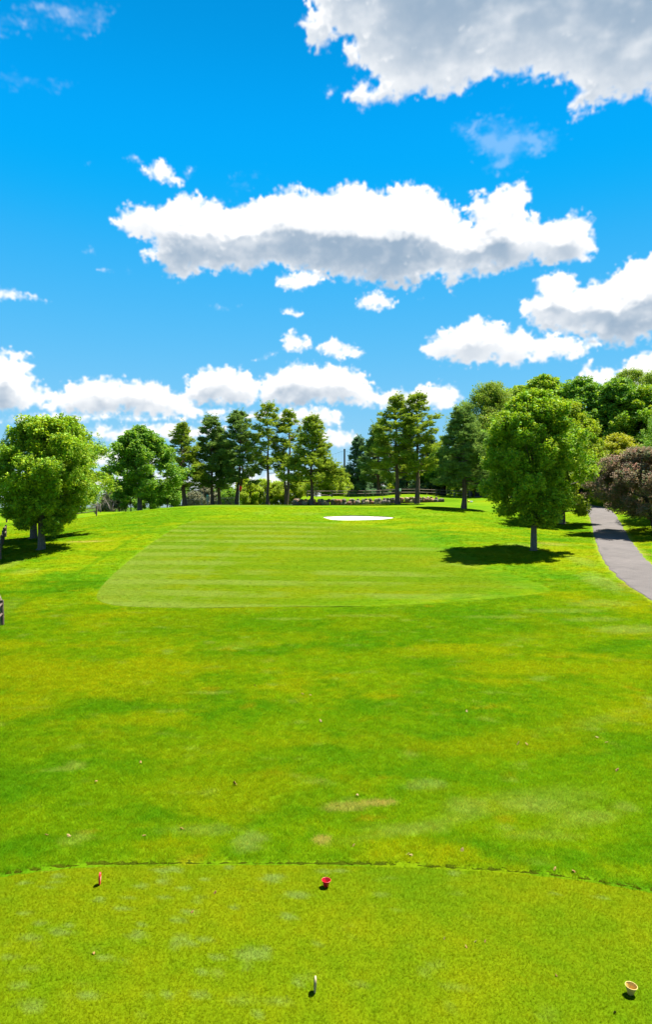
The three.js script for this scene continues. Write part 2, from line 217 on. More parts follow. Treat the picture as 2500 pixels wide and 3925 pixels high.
function insideDepth(edge, x, d) {                           // metres inside a closed line, negative outside
  let best = 1e9, inside = false;
  for (let k = 0, n = edge.length, l = n - 1; k < n; l = k++) {
    const ax = edge[l][0], ay = edge[l][1], ex = edge[k][0] - ax, ey = edge[k][1] - ay, t = clamp(((x - ax) * ex + (d - ay) * ey) / (ex * ex + ey * ey)), rx = x - ax - ex * t, ry = d - ay - ey * t;
    best = Math.min(best, rx * rx + ry * ry);
    if ((ay > d) !== (edge[k][1] > d) && x < ex * (d - ay) / ey + ax) inside = !inside;
  }
  return (inside ? 1 : -1) * Math.sqrt(best);
}
const roughRise = (x, d) => d < 6 || d > 14 || Math.abs(x) > 9 ? 0 : 0.03 * smooth(-0.02, 0.06, d - teeLip(x)) * smooth(2.4, 0.1, d - teeLip(x));   // the uncut turf stands a little above the shaved tee
const inFairway = (x, d) => d < 28 || d > 57 || x < -11.6 || x > 10.8 ? -1 : insideDepth(fairwayEdge, x, d);
const inGreen = (x, d) => d < 67 || d > 82 || x < -20 || x > 6 ? -1 : insideDepth(greenEdge, x, d);
const pathCentre = new THREE.CatmullRomCurve3([[15.8, 4], [15.6, 12], [15.0, 20], [15.1, 30.5], [16.25, 37.5], [20.4, 50], [24.6, 62], [27.6, 72], [29.4, 80], [29.0, 84.6], [26.6, 87.2], [22.5, 88.6], [18.7, 89]].map(([x, d]) => new THREE.Vector3(x, 0, d)), false, 'centripetal');
const pathPoints = pathCentre.getSpacedPoints(220), PATH_HALF = 1.13;
function pathGap(x, d) { if (x < 12) return 9; let b = 1e9; for (const p of pathPoints) { const e = (p.x - x) * (p.x - x) + (p.z - d) * (p.z - d); if (e < b) b = e; } return Math.sqrt(b) - PATH_HALF; }

// ---------------------------------------------------------------- the colours of the grass (linear): vigour, dry patches, worn spots, and blade-direction sheen painted into the mower's bands
const FRESH = [0.080, 0.142, 0.001], DEEP = [0.038, 0.110, 0.001], YELLOW = [0.120, 0.152, 0.001], PALE = [0.112, 0.163, 0.017], STRAW = [0.170, 0.150, 0.030], SILVER = [0.110, 0.165, 0.024];
const blend = (a, b, t) => { const k = clamp(t); a[0] += (b[0] - a[0]) * k; a[1] += (b[1] - a[1]) * k; a[2] += (b[2] - a[2]) * k; return a; };
const teeBlotches = [[-0.74, 9.68, 0.16, 0.11], [-2.50, 9.46, 0.07, 0.06], [-2.23, 9.57, 0.09, 0.09], [-2.97, 9.14, 0.08, 0.06], [-0.40, 9.24, 0.17, 0.08], [-0.49, 8.77, 0.11, 0.08], [-0.86, 8.02, 0.22, 0.11], [-2.11, 9.88, 0.06, 0.06], [-3.56, 8.34, 0.15, 0.05], [-2.26, 8.39, 0.11, 0.09], [-1.74, 8.19, 0.07, 0.05], [-1.57, 8.20, 0.07, 0.05], [-1.64, 7.39, 0.07, 0.05], [-3.01, 7.19, 0.11, 0.08], [-3.61, 7.96, 0.09, 0.04], [-2.51, 7.35, 0.14, 0.06], [-3.17, 8.59, 0.07, 0.04], [-3.53, 8.64, 0.06, 0.04], [1.81, 9.79, 0.06, 0.06], [3.03, 9.27, 0.05, 0.04], [-0.67, 7.09, 0.05, 0.03], [-2.29, 8.58, 0.07, 0.04], [-1.17, 8.95, 0.08, 0.05], [-1.43, 8.28, 0.07, 0.06], [-2.28, 7.92, 0.08, 0.04], [-1.75, 8.86, 0.11, 0.05], [-3.74, 9.73, 0.08, 0.07], [-2.12, 9.19, 0.07, 0.05], [-1.67, 9.63, 0.08, 0.04], [-0.04, 9.85, 0.07, 0.07], [0.20, 9.85, 0.10, 0.05], [-1.40, 9.97, 0.06, 0.06], [-2.61, 9.17, 0.06, 0.04], [-3.80, 9.44, 0.06, 0.05], [-4.13, 9.55, 0.07, 0.04], [-1.36, 7.74, 0.07, 0.06], [-0.31, 7.57, 0.05, 0.04], [3.62, 9.19, 0.08, 0.04], [-3.30, 7.48, 0.08, 0.05], [-2.53, 7.96, 0.07, 0.04], [-1.23, 7.96, 0.06, 0.04], [-1.32, 7.38, 0.07, 0.04]];
const wornSpots = [[0.85, 12.33, 0.4, 0.16, STRAW, 0.8], [0.35, 12.2, 0.45, 0.2, STRAW, 0.55], [-0.05, 10.75, 0.14, 0.25, STRAW, 0.8], [-1.15, 10.75, 0.28, 0.4, SILVER, 0.7], [-2.0, 11.2, 0.7, 0.25, PALE, 0.45], [1.9, 13.1, 0.45, 0.3, SILVER, 0.55], [2.5, 12.2, 0.5, 0.3, PALE, 0.45], [3.6, 12.2, 0.7, 0.3, PALE, 0.5], [4.4, 11.8, 0.6, 0.25, PALE, 0.4], [1.2, 11.3, 0.8, 0.25, PALE, 0.35], [3.5, 11.0, 0.9, 0.22, PALE, 0.3],
  [-7.4, 19.8, 2.6, 1.8, YELLOW, 0.85], [-9.3, 21, 1.8, 1.4, YELLOW, 0.8], [-8.4, 17.4, 1.9, 1.0, YELLOW, 0.75], [-5.2, 18.9, 1.6, 0.8, YELLOW, 0.55], [5.9, 20.8, 2.4, 0.9, YELLOW, 0.7], [3.5, 22.4, 2.5, 0.7, YELLOW, 0.5], [9.3, 20.5, 2, 1.2, YELLOW, 0.55], [-3.5, 21.6, 2.5, 0.6, YELLOW, 0.4],
  [11.2, 25.3, 1.7, 0.7, PALE, 0.8], [10.2, 26.8, 1.2, 0.45, PALE, 0.6], [12.4, 24.0, 1.4, 0.5, STRAW, 0.45], [11.5, 29.5, 1.6, 0.7, PALE, 0.5], [9.6, 28.2, 2.0, 0.4, PALE, 0.5], [13.2, 33.5, 0.8, 2.4, SILVER, 0.6], [14.2, 39, 0.7, 2, PALE, 0.5], [12.3, 44.6, 1.0, 0.9, PALE, 0.5], [14.6, 45.8, 1.2, 0.9, STRAW, 0.45],
  [-15.6, 45.8, 1.5, 0.4, STRAW, 0.75], [-13.4, 27, 0.9, 3.5, PALE, 0.4], [-17.3, 38, 0.5, 2.6, PALE, 0.55], [-15.6, 36.5, 0.8, 0.8, PALE, 0.45], [-5.5, 61.5, 1.0, 1.4, PALE, 0.35], [-1.8, 61, 1.3, 1.2, SILVER, 0.4], [1.4, 27.4, 1.5, 0.25, PALE, 0.5], [-1.5, 26.9, 1.4, 0.2, PALE, 0.45], [6.4, 27.2, 1.6, 0.2, PALE, 0.5]];
function spots(list, x, d, c, rough) { for (const [sx, sd, rx, rd, tone, k] of list) { const ax = (x - sx) / rx, ad = (d - sd) / rd, q = ax * ax + ad * ad; if (q < 3.2) blend(c, tone, k * smooth(1.3, 0.15, q + rough * 1.1)); } return c; }
function teeTone(x, d) {
  const n = fbm(x * 0.45 + 7, d * 0.6, 3), m = fbm(x * 3.1, d * 3.1, 3), s = fbm(x * 9 + 3, d * 12, 2);
  const c = blend([...FRESH], YELLOW, 0.46 + 0.8 * n + 0.6 * m);
  blend(c, DEEP, 0.08 + 0.25 * s - 0.35 * n);
  for (const [sx, sd, rx, rd] of teeBlotches) { const ax = (x - sx) / rx, ad = (d - sd) / rd, q = ax * ax + ad * ad; if (q < 3) blend(c, SILVER, 0.85 * smooth(1.6, 0.2, q + s * 1.2 + m * 0.6)); }
  blend(c, SILVER, 0.8 * smooth(0.34, 0.62, fbm(x * 2.0 - 30, d * 4.2 + 12, 2)) * smooth(3.5, -1.0, x));
  return c;
}
function roughTone(x, d) {
  const n = fbm(x * 0.10 + 3, d * 0.16 + 8, 3), m = fbm(x * 0.42 + 20, d * 0.62, 3), s = fbm(x * 1.9, d * 2.6, 3), g = d < 40 ? fbm(x * 7, d * 7, 2) : 0;
  const c = blend([...DEEP], FRESH, 0.66 + 1.5 * n + 1.1 * m + 0.7 * s + 0.45 * g); 
  const slant = fbm((x + d * 0.9) * 0.1 + 13, (d - x * 0.55) * 0.42 + 5, 4); blend(c, DEEP, 0.75 * smooth(0.05, 0.5, slant)); blend(c, FRESH, 0.7 * smooth(-0.05, -0.4, slant)); blend(c, PALE, 0.45 * smooth(-0.28, -0.55, slant));
  blend(c, YELLOW, smooth(-0.1, 0.5, n * 0.6 + fbm(x * 0.3 - 9, d * 0.5 + 31, 4) + 0.25 * s) * 0.85); blend(c, [0.13, 0.125, 0.002], 0.7 * smooth(0.3, 0.62, fbm(x * 0.8 + 91, d * 1.3 + 7, 4)));
  blend(c, DEEP, 0.5 * smooth(23.2, 25.5, d + m) * smooth(29.5, 27.6, d + 0.4 * s) * smooth(-9, -5, x) * smooth(11, 7, x) + 0.3 * smooth(17.5, 15.5, d + 2 * m) * smooth(11, 13, d));
  blend(c, PALE, 0.75 * smooth(0.26, 0.6, fbm(x * 0.9 + 55, d * 1.7, 4)) * smooth(14, 10, Math.abs(d - 17)));
  if (d > 27 && d < 58 && x < -10) { const track = Math.abs(x + 12.6 + 0.012 * (d - 40) * (d - 40) * 0.12 + 0.12 * n); if (track < 0.14) blend(c, DEEP, 0.5); }
  if (d < 70) spots(wornSpots, x, d, c, s + 0.4 * g);
  if (d > 26 && x > 12) { const p = pathGap(x, d); if (p < 1.2) blend(c, STRAW, 0.6 * smooth(0.9, 0.1, p + 0.5 * s + 0.5) + 0.5 * smooth(0.15, 0.5, fbm(x * 0.7 + 3, d * 0.5, 3)) * smooth(1.3, 0.3, p)); }
  if (d > 56) blend(c, FRESH, 0.35);
  for (let k = 0; k < 3; k++) c[k] *= 1.32;
  return c;
}
function fairwayTone(x, d) {
  const n = fbm(x * 0.16 + 5, d * 0.3, 3), m = fbm(x * 0.5, d * 1.1 + 9, 3), s = fbm(x * 1.6, d * 3.0, 3);
  const c = blend([...FRESH], DEEP, 0.1 + 0.4 * s); blend(c, YELLOW, 0.3 + 0.5 * n + 0.3 * m);
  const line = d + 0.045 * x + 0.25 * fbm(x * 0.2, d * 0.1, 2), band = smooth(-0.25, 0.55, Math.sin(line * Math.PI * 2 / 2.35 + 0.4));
  blend(c, DEEP, 0.34 * (1 - band) * (0.7 + m));  // alternate mower rows darkened: sheen of bent blades put into the colour
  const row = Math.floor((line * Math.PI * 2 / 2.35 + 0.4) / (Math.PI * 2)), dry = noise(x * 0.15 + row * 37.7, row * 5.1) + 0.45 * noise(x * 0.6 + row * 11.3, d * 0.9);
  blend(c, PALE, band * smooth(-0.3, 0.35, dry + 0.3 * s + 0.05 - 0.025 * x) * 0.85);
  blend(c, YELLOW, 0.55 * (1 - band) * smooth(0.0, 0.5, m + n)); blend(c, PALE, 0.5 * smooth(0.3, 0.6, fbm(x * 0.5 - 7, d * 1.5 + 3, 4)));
  const left = x + 11;
  blend(c, PALE, 0.6 * smooth(5.5, 0.5, left + 1.6 * s + (d - 30) * 0.08) * smooth(48, 33, d) + 0.55 * smooth(30.6, 29.2, d + 0.5 * m) * smooth(-1.5, -6, x));
  if (x > -4) { const e = inFairway(x, d); blend(c, roughTone(x, d), smooth(2.4, 0.0, e + 0.6 * m) * smooth(-3, 3, x) * 0.9); }
  if (Math.abs(x + 6.2 - (d - 34) * 0.05 - 0.3 * n) < 0.22 || Math.abs(x + 8.1 - (d - 34) * 0.04) < 0.18) blend(c, PALE, 0.3 * smooth(52, 44, d));
  return c;
}
function greenTone(x, d) { return blend([...FRESH], PALE, 0.32 + 0.3 * fbm(x * 0.4, d * 0.5, 2)); }

// ---------------------------------------------------------------- surface textures
function turfTexture(size, seed, low, high) {               // grain of mown grass, tileable: streaks of blades in many directions
  const random = makeRandom(seed), v = new Float32Array(size * size).fill(0.5);
  for (let k = 0; k < size * size * 0.16; k++) {
    let x = random() * size, y = random() * size; const a = random() * Math.PI * 2, l = 3 + random() * 6, tone = random();
    for (let t = 0; t < l; t++) { const o = (Math.floor(y) & (size - 1)) * size + (Math.floor(x) & (size - 1)); v[o] = v[o] * 0.35 + tone * 0.65; x += Math.cos(a); y += Math.sin(a); }
  }
  const bytes = new Uint8Array(size * size * 4);
  for (let i = 0; i < size * size; i++) { const t = lerp(low, high, v[i]) * 255; bytes[i * 4] = t; bytes[i * 4 + 1] = t; bytes[i * 4 + 2] = t; bytes[i * 4 + 3] = 255; }
  const texture = new THREE.DataTexture(bytes, size, size); texture.wrapS = texture.wrapT = THREE.RepeatWrapping; texture.magFilter = THREE.LinearFilter; texture.needsUpdate = true;
  return texture;
}
const turfGrain = turfTexture(512, 3, 0.66, 1.0), turfRelief = turfTexture(512, 4, 0, 1);
const turfMaterial = new THREE.MeshPhysicalMaterial({ vertexColors: true, map: turfGrain, bumpMap: turfRelief, bumpScale: 0.012, roughness: 1, specularIntensity: 0.05 });

// ---------------------------------------------------------------- the ground: one sheet to the horizon
function steps(from, stages) { const out = [from]; for (const [to, step, grow = 1] of stages) { let s = step, v = out[out.length - 1]; while (v < to - s * 0.5) { v += s; s *= grow; out.push(Math.min(v, to)); } } return out; }
{
  const halfX = steps(0, [[6.2, 0.1], [20, 0.16], [34, 0.26], [60, 0.5, 1.05], [3500, 5, 1.3]]), xs = [...halfX.slice(1).reverse().map((v) => -v), ...halfX];
  const ds = steps(-3000, [[-40, 400], [4, 4], [12.4, 0.08], [20, 0.11], [34, 0.16], [66, 0.24], [98, 0.32], [140, 1, 1.06], [4200, 6, 1.2]]);
  const nx = xs.length, nd = ds.length, position = new Float32Array(nx * nd * 3), color = new Float32Array(nx * nd * 3), uv = new Float32Array(nx * nd * 2), index = [];
  for (let j = 0, v = 0; j < nd; j++) for (let i = 0; i < nx; i++, v++) {
    const x = xs[i], d = ds[j]; let h = landHeight(x, d);
    h += roughRise(x, d);
    h -= 0.05 * smooth(0.05, 0.5, inFairway(x, d)) + 0.05 * smooth(0.05, 0.5, inGreen(x, d));
    if (d < 12 && d > -20) h -= 0.035 * smooth(0.0, 0.25, teeLip(x) - d) * smooth(7.9, 7.2, Math.abs(x));
    if (x > 12 && x < 33 && d < 92) h -= 0.1 * smooth(0.05, -0.5, pathGap(x, d));
    if (d > 54 && d < 63) h -= 0.5 * smooth(1.16, 1.0, bunkerReach(x, d));
    position.set([x, h, -d], v * 3); uv.set([x / 1.6, d / 1.6], v * 2);
    color.set(Math.abs(x) < 70 && d > -5 && d < 160 ? roughTone(x, d) : [0.045, 0.095, 0.004], v * 3);
  }
  for (let j = 0; j < nd - 1; j++) for (let i = 0; i < nx - 1; i++) { const a = j * nx + i, b = a + 1, c = a + nx, e = c + 1; index.push(a, b, c, b, e, c); }
  const g = new THREE.BufferGeometry(); g.setAttribute('position', new THREE.BufferAttribute(position, 3)); g.setAttribute('color', new THREE.BufferAttribute(color, 3)); g.setAttribute('uv', new THREE.BufferAttribute(uv, 2)); g.setIndex(index); g.computeVertexNormals();
  structure('ground', g, turfMaterial);
}
function sheet(rows, tone, lift) {                           // rows of [x, d] points, all of one length -> geometry on the land
  const n = rows[0].length, position = [], color = [], uv = [], index = [];
  for (const row of rows) for (const [x, d] of row) { position.push(x, landHeight(x, d) + lift, -d); color.push(...tone(x, d)); uv.push(x / 1.6, d / 1.6); }
  for (let j = 0; j < rows.length - 1; j++) for (let i = 0; i < n - 1; i++) { const a = j * n + i, b = a + 1, c = a + n, e = c + 1; index.push(a, b, c, b, e, c); }
  const g = new THREE.BufferGeometry(); g.setAttribute('position', new THREE.Float32BufferAttribute(position, 3)); g.setAttribute('color', new THREE.Float32BufferAttribute(color, 3)); g.setAttribute('uv', new THREE.Float32BufferAttribute(uv, 2)); g.setIndex(index); g.computeVertexNormals();
  return g;
}
function filled(edge, stepD, n) {                            // rows across a closed line
  const ds = edge.map((p) => p[1]), lo = Math.min(...ds) + 0.01, hi = Math.max(...ds) - 0.01, count = Math.ceil((hi - lo) / stepD), rows = [];
  for (let j = 0; j <= count; j++) {
    const d = lo + (hi - lo) * j / count, hits = [];
    for (let k = 0, l = edge.length - 1; k < edge.length; l = k++) if ((edge[l][1] > d) !== (edge[k][1] > d)) hits.push(edge[l][0] + (edge[k][0] - edge[l][0]) * (d - edge[l][1]) / (edge[k][1] - edge[l][1]));
    const a = Math.min(...hits), b = Math.max(...hits); rows.push(Array.from({ length: n + 1 }, (_, i) => [a + (b - a) * i / n, d]));
  }
  return rows;
}
structure('tee_box', sheet(Array.from({ length: 131 }, (_, j) => Array.from({ length: 161 }, (_, i) => { const x = -7.9 + 15.8 * i / 160, far = teeLip(x); return [x, lerp(-4, far, 1 - Math.pow(1 - j / 130, 1.6))]; })), teeTone, 0.004), turfMaterial);
{ // the cut edge of the turf where the rough begins; soil colour, darkened to paint in the lip's shade
  const position = [], uv = [], index = [], n = 260;
  for (let i = 0; i <= n; i++) { const x = -7.8 + 15.6 * i / n, w = 0.016 * noise(x * 7, 1) + 0.012 * noise(x * 23, 4), d = teeLip(x) + 0.004 + w; position.push(x, -0.03, -d, x, 0.018 + 0.012 * noise(x * 17, 3), -d - 0.016, x, 0.03 + 0.012 * noise(x * 14, 8), -d - 0.09); for (const v of [0, 0.05, 0.1]) uv.push(x / 1.6, v / 1.6); if (i < n) for (const k of [0, 1]) { const a = i * 3 + k, b = a + 3; index.push(a, b, a + 1, b, b + 1, a + 1); } }
  const g = new THREE.BufferGeometry(); g.setAttribute('position', new THREE.Float32BufferAttribute(position, 3)); g.setAttribute('uv', new THREE.Float32BufferAttribute(uv, 2)); g.setIndex(index); g.computeVertexNormals();
  structure('shaded_turf_edge', g, new THREE.MeshPhysicalMaterial({ color: new THREE.Color().setRGB(0.05, 0.07, 0.003), map: turfGrain, bumpMap: turfRelief, bumpScale: 0.02, roughness: 1, specularIntensity: 0 }));
}
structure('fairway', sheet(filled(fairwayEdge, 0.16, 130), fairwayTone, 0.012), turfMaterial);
structure('putting_green', sheet(filled(greenEdge, 0.4, 60), greenTone, 0.012), turfMaterial);

// the bunker: raked white sand in a dish, with a turf lip that stands above it at the back
{
  const rings = 14, around = 72, position = [], uv = [], index = [];
  const at = (r, a) => { const k = r * (1 + 0.05 * Math.sin(3 * a + 1) + 0.03 * Math.sin(5 * a)); return [bunker.x + bunker.rx * k * Math.cos(a), bunker.d + bunker.rd * k * Math.sin(a)]; };
  const drop = (a, r) => (0.045 + 0.02 * smooth(-0.2, 0.9, Math.sin(a))) * smooth(1.0, 0.96, r) + 0.09 * (1 - r * r);
  for (let k = 0; k <= rings; k++) for (let i = 0; i < around; i++) { const r = k / rings * 1.02, a = i / around * Math.PI * 2, [x, d] = at(r, a); position.push(x, landHeight(x, d) - (0.045 + 0.02 * smooth(-0.2, 0.9, Math.sin(a))) - 0.09 * (1 - r * r) + 0.012 * noise(x * 3, d * 3), -d); uv.push(x, d); }
  const stitch = (list, n) => { for (let k = 0; k < n; k++) for (let i = 0; i < around; i++) { const a = k * around + i, b = k * around + (i + 1) % around, c = a + around, e = b + around; list.push(a, c, b, b, c, e); } };
  stitch(index, rings);
  const g = new THREE.BufferGeometry(); g.setAttribute('position', new THREE.Float32BufferAttribute(position, 3)); g.setAttribute('uv', new THREE.Float32BufferAttribute(uv, 2)); g.setIndex(index); g.computeVertexNormals();
  structure('bunker_sand', g, new THREE.MeshStandardMaterial({ color: new THREE.Color().setRGB(0.56, 0.53, 0.48), roughness: 1, bumpMap: turfRelief, bumpScale: 0.01 }));
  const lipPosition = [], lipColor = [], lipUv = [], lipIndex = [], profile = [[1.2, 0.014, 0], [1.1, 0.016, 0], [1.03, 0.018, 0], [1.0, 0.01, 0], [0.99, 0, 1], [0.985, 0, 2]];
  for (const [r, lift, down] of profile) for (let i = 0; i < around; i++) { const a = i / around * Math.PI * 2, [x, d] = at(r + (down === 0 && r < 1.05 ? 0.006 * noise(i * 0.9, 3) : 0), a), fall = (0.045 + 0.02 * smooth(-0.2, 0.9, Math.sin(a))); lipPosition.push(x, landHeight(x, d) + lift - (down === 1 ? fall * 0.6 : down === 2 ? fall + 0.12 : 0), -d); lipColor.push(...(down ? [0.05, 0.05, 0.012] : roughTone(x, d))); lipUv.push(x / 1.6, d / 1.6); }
  stitch(lipIndex, profile.length - 1);
  for (let i = 0; i < lipIndex.length; i += 3) [lipIndex[i + 1], lipIndex[i + 2]] = [lipIndex[i + 2], lipIndex[i + 1]];
  const l = new THREE.BufferGeometry(); l.setAttribute('position', new THREE.Float32BufferAttribute(lipPosition, 3)); l.setAttribute('color', new THREE.Float32BufferAttribute(lipColor, 3)); l.setAttribute('uv', new THREE.Float32BufferAttribute(lipUv, 2)); l.setIndex(lipIndex); l.computeVertexNormals();
  structure('bunker_lip', l, turfMaterial);
}

// the cart path: worn asphalt with a crumbling edge
{
  const size = 512, random = makeRandom(21), bytes = new Uint8Array(size * size * 4), relief = new Uint8Array(size * size * 4);
  for (let y = 0; y < size; y++) for (let x = 0; x < size; x++) { const s = random(), k = 0.74 + 0.2 * s + 0.08 * Math.sin(x * Math.PI * 2 / size + 2 * Math.sin(y * Math.PI * 2 / size)) * 0.5, o = (y * size + x) * 4; bytes.set([255 * Math.min(1, k * 1.03), 255 * Math.min(1, k), 255 * Math.min(1, k * 0.98), 255], o); relief.set([s * 255, s * 255, s * 255, 255], o); }
  const make = (b) => { const t = new THREE.DataTexture(b, size, size); t.wrapS = t.wrapT = THREE.RepeatWrapping; t.magFilter = THREE.LinearFilter; t.needsUpdate = true; return t; };
  const centre = pathCentre.getSpacedPoints(420), across = [-1.3, -1.15, -1.08, -0.8, -0.4, 0, 0.4, 0.8, 1.08, 1.15, 1.3], position = [], color = [], uv = [], index = []; let run = 0;
  centre.forEach((p, j) => {
    const q = centre[Math.min(j + 1, centre.length - 1)], o = centre[Math.max(j - 1, 0)], tx = q.x - o.x, td = q.z - o.z, l = Math.hypot(tx, td); run += 0.22;
    for (const a of across) {
      const outer = Math.abs(a) > 1.1, wob = outer ? 0.16 * fbm(run * 1.3 + (a > 0 ? 40 : 0), 3.3, 3) : 0, off = a + Math.sign(a) * wob, x = p.x + td / l * off, d = p.z - tx / l * off;
      position.push(x, landHeight(x, d) + (Math.abs(a) > 1.2 ? -0.12 : Math.abs(a) > 1.1 ? 0.018 : 0.03 + 0.015 * (1 - a * a)), -d); uv.push(x / 1.1, d / 1.1);
      const t = 0.93 + 0.3 * fbm(x * 0.5, d * 0.5, 3) + 0.14 * fbm(x * 3, d * 3, 2), crack = Math.abs(noise(x * 0.7, d * 0.35 + 20)) < 0.02 ? 0.68 : 1; color.push(0.088 * t * crack, 0.077 * t * crack, 0.0745 * t * crack);
    }
  });
  const n = across.length;
  for (let j = 0; j < centre.length - 1; j++) for (let i = 0; i < n - 1; i++) { const a = j * n + i, b = a + 1, c = a + n, e = c + 1; index.push(a, b, c, b, e, c); }
  const g = new THREE.BufferGeometry(); g.setAttribute('position', new THREE.Float32BufferAttribute(position, 3)); g.setAttribute('color', new THREE.Float32BufferAttribute(color, 3)); g.setAttribute('uv', new THREE.Float32BufferAttribute(uv, 2)); g.setIndex(index); g.computeVertexNormals();
  structure('cart_path', g, new THREE.MeshStandardMaterial({ vertexColors: true, map: make(bytes), bumpMap: make(relief), bumpScale: 0.004, roughness: 0.95 }));
}

// ---------------------------------------------------------------- blades of grass
function bladePatch(seed, size, count, height, width) {
  const random = makeRandom(seed), position = [], normal = [], color = [];
  for (let k = 0; k < count; k++) {
    const x = (random() - 0.5) * size, z = (random() - 0.5) * size, a = random() * Math.PI * 2, h = height * (0.55 + 0.75 * random()), lean = h * (0.5 + 1.1 * random()), b = random() * Math.PI * 2, w = width * (0.7 + 0.6 * random()) / 2;
    const cx = Math.cos(a) * w, cz = Math.sin(a) * w, tx = x + Math.cos(b) * lean, tz = z + Math.sin(b) * lean, t = 0.62 + 0.76 * random(), warm = 0.86 + 0.4 * random();
    const flip = (2 * cz) * (tx - x + cx) - (2 * cx) * (tz - z + cz) < 0 ? -1 : 1;   // keep every blade's face turned to the sky
    position.push(x - cx * flip, -0.006, z - cz * flip, x + cx * flip, -0.006, z + cz * flip, tx, h, tz);
    const nx = Math.cos(b) * 0.45, nz = Math.sin(b) * 0.45, l = Math.hypot(nx, 1, nz); for (let i = 0; i < 3; i++) { normal.push(nx / l, 1 / l, nz / l); color.push(t * warm, t, t); }
  }
  const g = new THREE.BufferGeometry(); g.setAttribute('position', new THREE.Float32BufferAttribute(position, 3)); g.setAttribute('normal', new THREE.Float32BufferAttribute(normal, 3)); g.setAttribute('color', new THREE.Float32BufferAttribute(color, 3));
  return g;
}
const bladeMaterial = new THREE.MeshPhysicalMaterial({ color: 0xffffff, vertexColors: true, roughness: 1, specularIntensity: 0, transmission: 0.5, thickness: 0, side: THREE.DoubleSide });
function growGrass(name, label, geometry, spotsOf, vary = 0.52) {
  const list = []; spotsOf((x, d, lift, tone, scale) => list.push([x, d, lift, tone, scale]));
  const random = makeRandom(77), mesh = new THREE.InstancedMesh(geometry, bladeMaterial, list.length), m = new THREE.Matrix4(), q = new THREE.Quaternion(), up = new THREE.Vector3(0, 1, 0), c = new THREE.Color();
  list.forEach(([x, d, lift, tone, scale], i) => {
    const s = scale * (0.85 + 0.3 * random()), k = 1 - vary / 2 + vary * random(), warm = 0.88 + 0.26 * random();
    m.compose(new THREE.Vector3(x, landHeight(x, d) + lift, -d), q.setFromAxisAngle(up, random() * 6.283), new THREE.Vector3(s, Math.min(1.4, s) * (0.7 + 0.6 * random()), s)); mesh.setMatrixAt(i, m);
    mesh.setColorAt(i, c.setRGB(tone[0] * k * warm, tone[1] * k, tone[2] * k));
  });
  mesh.name = numbered(name); mesh.userData = { kind: 'stuff', label, category: 'grass' }; mesh.castShadow = mesh.receiveShadow = true; scene.add(mesh);
}
function scatter(seed, d0, d1, half, step, visit) { const random = makeRandom(seed); for (let d = d0; d < d1; d += step(d)) { const w = half(d), s = step(d); for (let x = -w; x < w; x += s) visit(x + (random() - 0.5) * s, d + (random() - 0.5) * s, random(), s); } }
growGrass('tee_grass', 'short mown yellow-green grass of the tee in the foreground', bladePatch(51, 0.075, 34, 0.017, 0.0044), (put) => scatter(1, 5.4, 10.1, (d) => 0.5 * d + 0.9, () => 0.045, (x, d) => { if (d < teeLip(x) + 0.01) put(x, d, 0.004, teeTone(x, d), 1); }), 0.22);
growGrass('rough_grass', 'longer grass of the rough sloping up beyond the tee', bladePatch(52, 0.11, 36, 0.034, 0.0065), (put) => scatter(2, 8.2, 34, (d) => 0.49 * d + 0.8, (d) => 0.06 + 0.0036 * Math.max(0, d - 9), (x, d, r, s) => {
  if (d < teeLip(x) + 0.06 || inFairway(x, d) > -0.05 || (x > 12 && pathGap(x, d) < 0.12)) return;
  put(x, d, roughRise(x, d), roughTone(x, d), Math.min(2, s / 0.06));
}));
growGrass('upper_rough_grass', 'grass of the rough on the slopes beside the fairway', bladePatch(53, 0.3, 50, 0.036, 0.016), (put) => scatter(3, 34, 66, (d) => 0.49 * d + 1, (d) => 0.2 + 0.003 * (d - 34), (x, d) => {
  if (inFairway(x, d) > -0.1 || (x > 12 && pathGap(x, d) < 0.25) || bunkerReach(x, d) < 1.12) return;
  put(x, d, 0, roughTone(x, d), 1);
}));
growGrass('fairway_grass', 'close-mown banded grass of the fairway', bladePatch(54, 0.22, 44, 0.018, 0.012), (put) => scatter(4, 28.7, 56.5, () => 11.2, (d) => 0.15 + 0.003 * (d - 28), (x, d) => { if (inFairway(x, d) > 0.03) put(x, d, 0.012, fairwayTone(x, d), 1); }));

// ---------------------------------------------------------------- trees
function taperedTube(points, radii, sides = 8) {             // a limb through points, thinning with radii
  const position = [], uv = [], index = [], n = points.length, side = new THREE.Vector3(), other = new THREE.Vector3(), along = new THREE.Vector3(); let run = 0;
  for (let j = 0; j < n; j++) {
    along.copy(points[Math.min(j + 1, n - 1)]).sub(points[Math.max(j - 1, 0)]).normalize();
    side.set(Math.abs(along.y) > 0.9 ? 1 : 0, Math.abs(along.y) > 0.9 ? 0 : 1, 0).cross(along).normalize(); other.copy(along).cross(side);
    if (j) run += points[j].distanceTo(points[j - 1]);
    for (let i = 0; i <= sides; i++) { const a = i / sides * Math.PI * 2, c = Math.cos(a) * radii[j], s = Math.sin(a) * radii[j]; position.push(points[j].x + side.x * c + other.x * s, points[j].y + side.y * c + other.y * s, points[j].z + side.z * c + other.z * s); uv.push(i / sides * 2, run * 0.8); }
  }
  for (let j = 0; j < n - 1; j++) for (let i = 0; i < sides; i++) { const a = j * (sides + 1) + i, b = a + 1, c = a + sides + 1, e = c + 1; index.push(a, b, c, b, e, c); }
  const g = new THREE.BufferGeometry(); g.setAttribute('position', new THREE.Float32BufferAttribute(position, 3)); g.setAttribute('uv', new THREE.Float32BufferAttribute(uv, 2)); g.setIndex(index); g.computeVertexNormals();
  return g;
}
const V = (x, y, z) => new THREE.Vector3(x, y, z);
